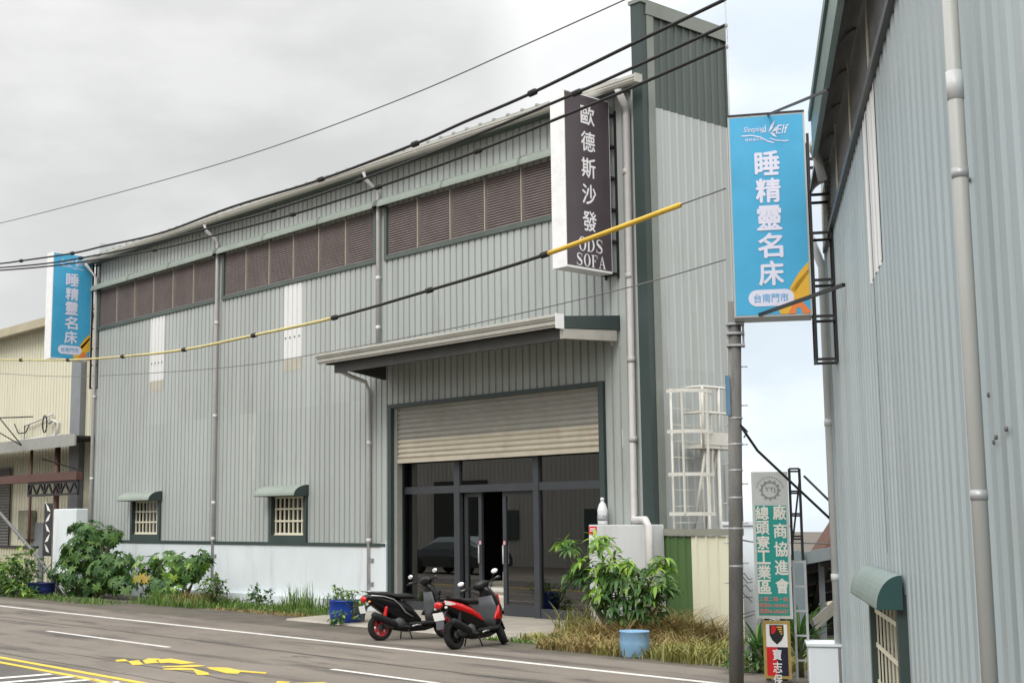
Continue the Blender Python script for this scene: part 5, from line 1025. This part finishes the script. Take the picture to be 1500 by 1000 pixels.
b = NB(); yw0, yw1 = pt(1164, 900, 24).y, pt(1062, 900, 24).y; b.box(24, 24.2, yw0, yw1, 0, 1.86); b.build('wall', mat('sky_pale_fill', (.74, .79, .84), .8, 0, .03, 1), fw); b = NB(); b.box(23.96, 24.24, yw0, yw1, 1.86, 1.92); b.build('coping', mat('pale_coping', (.66, .69, .72), .8, 0, .05, 3), fw)  # colour chosen so the added wall reads as bright sky
bx_ = pt(1184, 946, 16.9); by_ = pt(1240, 946, 16.9)
t = thing('cabinet', 'white painted box cabinet at the foot of the near warehouse corner', 'cabinet', tuple(NM @ V((17.1, (bx_.y+by_.y)/2, 0))), NA)
b = NB(); b.box(16.9, 17.5, by_.y, bx_.y, 0, bx_.z, bev=.015); b.build('body', white_m, t); b = NB(); b.box(16.88, 17.52, by_.y-.02, bx_.y+.02, bx_.z+.002, bx_.z+.03); b.build('top', white_m, t)
def spiky(u, tt, h, n, label, seed):
    rnd = random.Random(seed); q = NM @ V((tt, pt(u, 900, tt).y, 0)); t = thing('spiky_plant', label, 'plant', tuple(q), 0, 'spiky plants by the signs'); b = MB(); b.raw = True; st = MB(); st.tube([q, q+V((0, 0, h*.5))], [.04, .03], 7)
    for k in range(n):
        a = rnd.uniform(0, 2*pi); leaf(b, q+V((0, 0, h*rnd.uniform(.2, .55))), V((cos(a)*.5, sin(a)*.5, rnd.uniform(.3, 1.2))), h*rnd.uniform(.45, .75), .05, rnd.uniform(.2, .9), rnd)
    b.build('foliage', leaf_g, t); st.build('stem', stem_m, t)
spiky(1110, 18.3, .62, 40, 'spiky green plant left of the shield sign', 5); spiky(1170, 17.9, .9, 45, 'spiky green plant behind the lattice mast', 6)
q = NM @ V((18.2, pt(1089, 980, 18.2).y, 0)); shrub('shrub', 'low dark hedge clump at the foot of the utility pole', 'shrub', tuple(q), [(0, 0, .12, .3, .3, .16, 90)], [leaf_d, leaf_g], 51, 'oval', None, .07, 3)

# ================================================================ across the street (what the glass mirrors)
op = thing('warehouse', 'long grey corrugated warehouse across the street, mirrored in the glass doors', 'warehouse', (-48, -9, 0))
b = MB(); corrug(b, (0, -9, 0), EX, V((0, 1, 0)), -75, -14, 0, 6.6, .3, .22); b.build('front_wall', mat('opposite_sheet', (.36, .35, .32), .6, 0, .08, 1, .2), op)
b = MB(); b.box(-75.3, -13.8, -18, -8.7, 6.6, 6.8); b.build('roof', roof_m, op)
for x in (-66, -57, -49.5, -43.5, -36): b = MB(); b.box(x, x+1.5, -8.96, -8.9, 1.3, 2.7); b.build('window', dkgreen, op)
for x in (-62.5, -54): b = MB(); b.box(x, x+4, -8.96, -8.88, 0, 4.2); b.build('door', dark_in, op)

# parked car across the street, seen mirrored in the glass doors
cr = thing('parked_car', 'dark grey estate car parked across the street, mirrored in the left glass pane', 'car', (-42, .2, 0)); cb = mat('dark_car_paint', (.05, .055, .06), .2, .3, .05, 3)
def crow(x, zb, zt, w0, w1): return [(x, .2-w0, zb), (x, .2+w0, zb), (x, .2+w0, zb+(zt-zb)*.6), (x, .2+w1, zt), (x, .2-w1, zt), (x, .2-w0, zb+(zt-zb)*.6)]
b = MB(); b.loft([crow(-42+x, a, c, p, q) for x, a, c, p, q in ((-2.2, .4, .75, .75, .65), (-2.1, .3, .92, .85, .75), (-1.2, .28, .98, .88, .78), (.6, .28, 1.0, .88, .78), (1.7, .28, .98, .88, .76), (2.2, .35, .85, .8, .66))]); b.build('body', cb, cr)
b = MB(); b.loft([crow(-42+x, .97, c, p, q) for x, c, p, q in ((-1.3, 1.0, .76, .7), (-.5, 1.46, .76, .58), (.9, 1.5, .76, .58), (1.9, 1.1, .74, .62))]); b.build('window', mat('car_glass', (.12, .16, .17), .08, 0, .05, 3), cr)
for x in (-43.4, -40.7):
    for y in (-.6, 1.0): b = MB(); b.lathe([(.2, -.1), (.31, -.1), (.33, 0), (.31, .1), (.2, .1)], (x, y, .33), (0, 1, 0), 20); b.build('wheel', rub, cr)
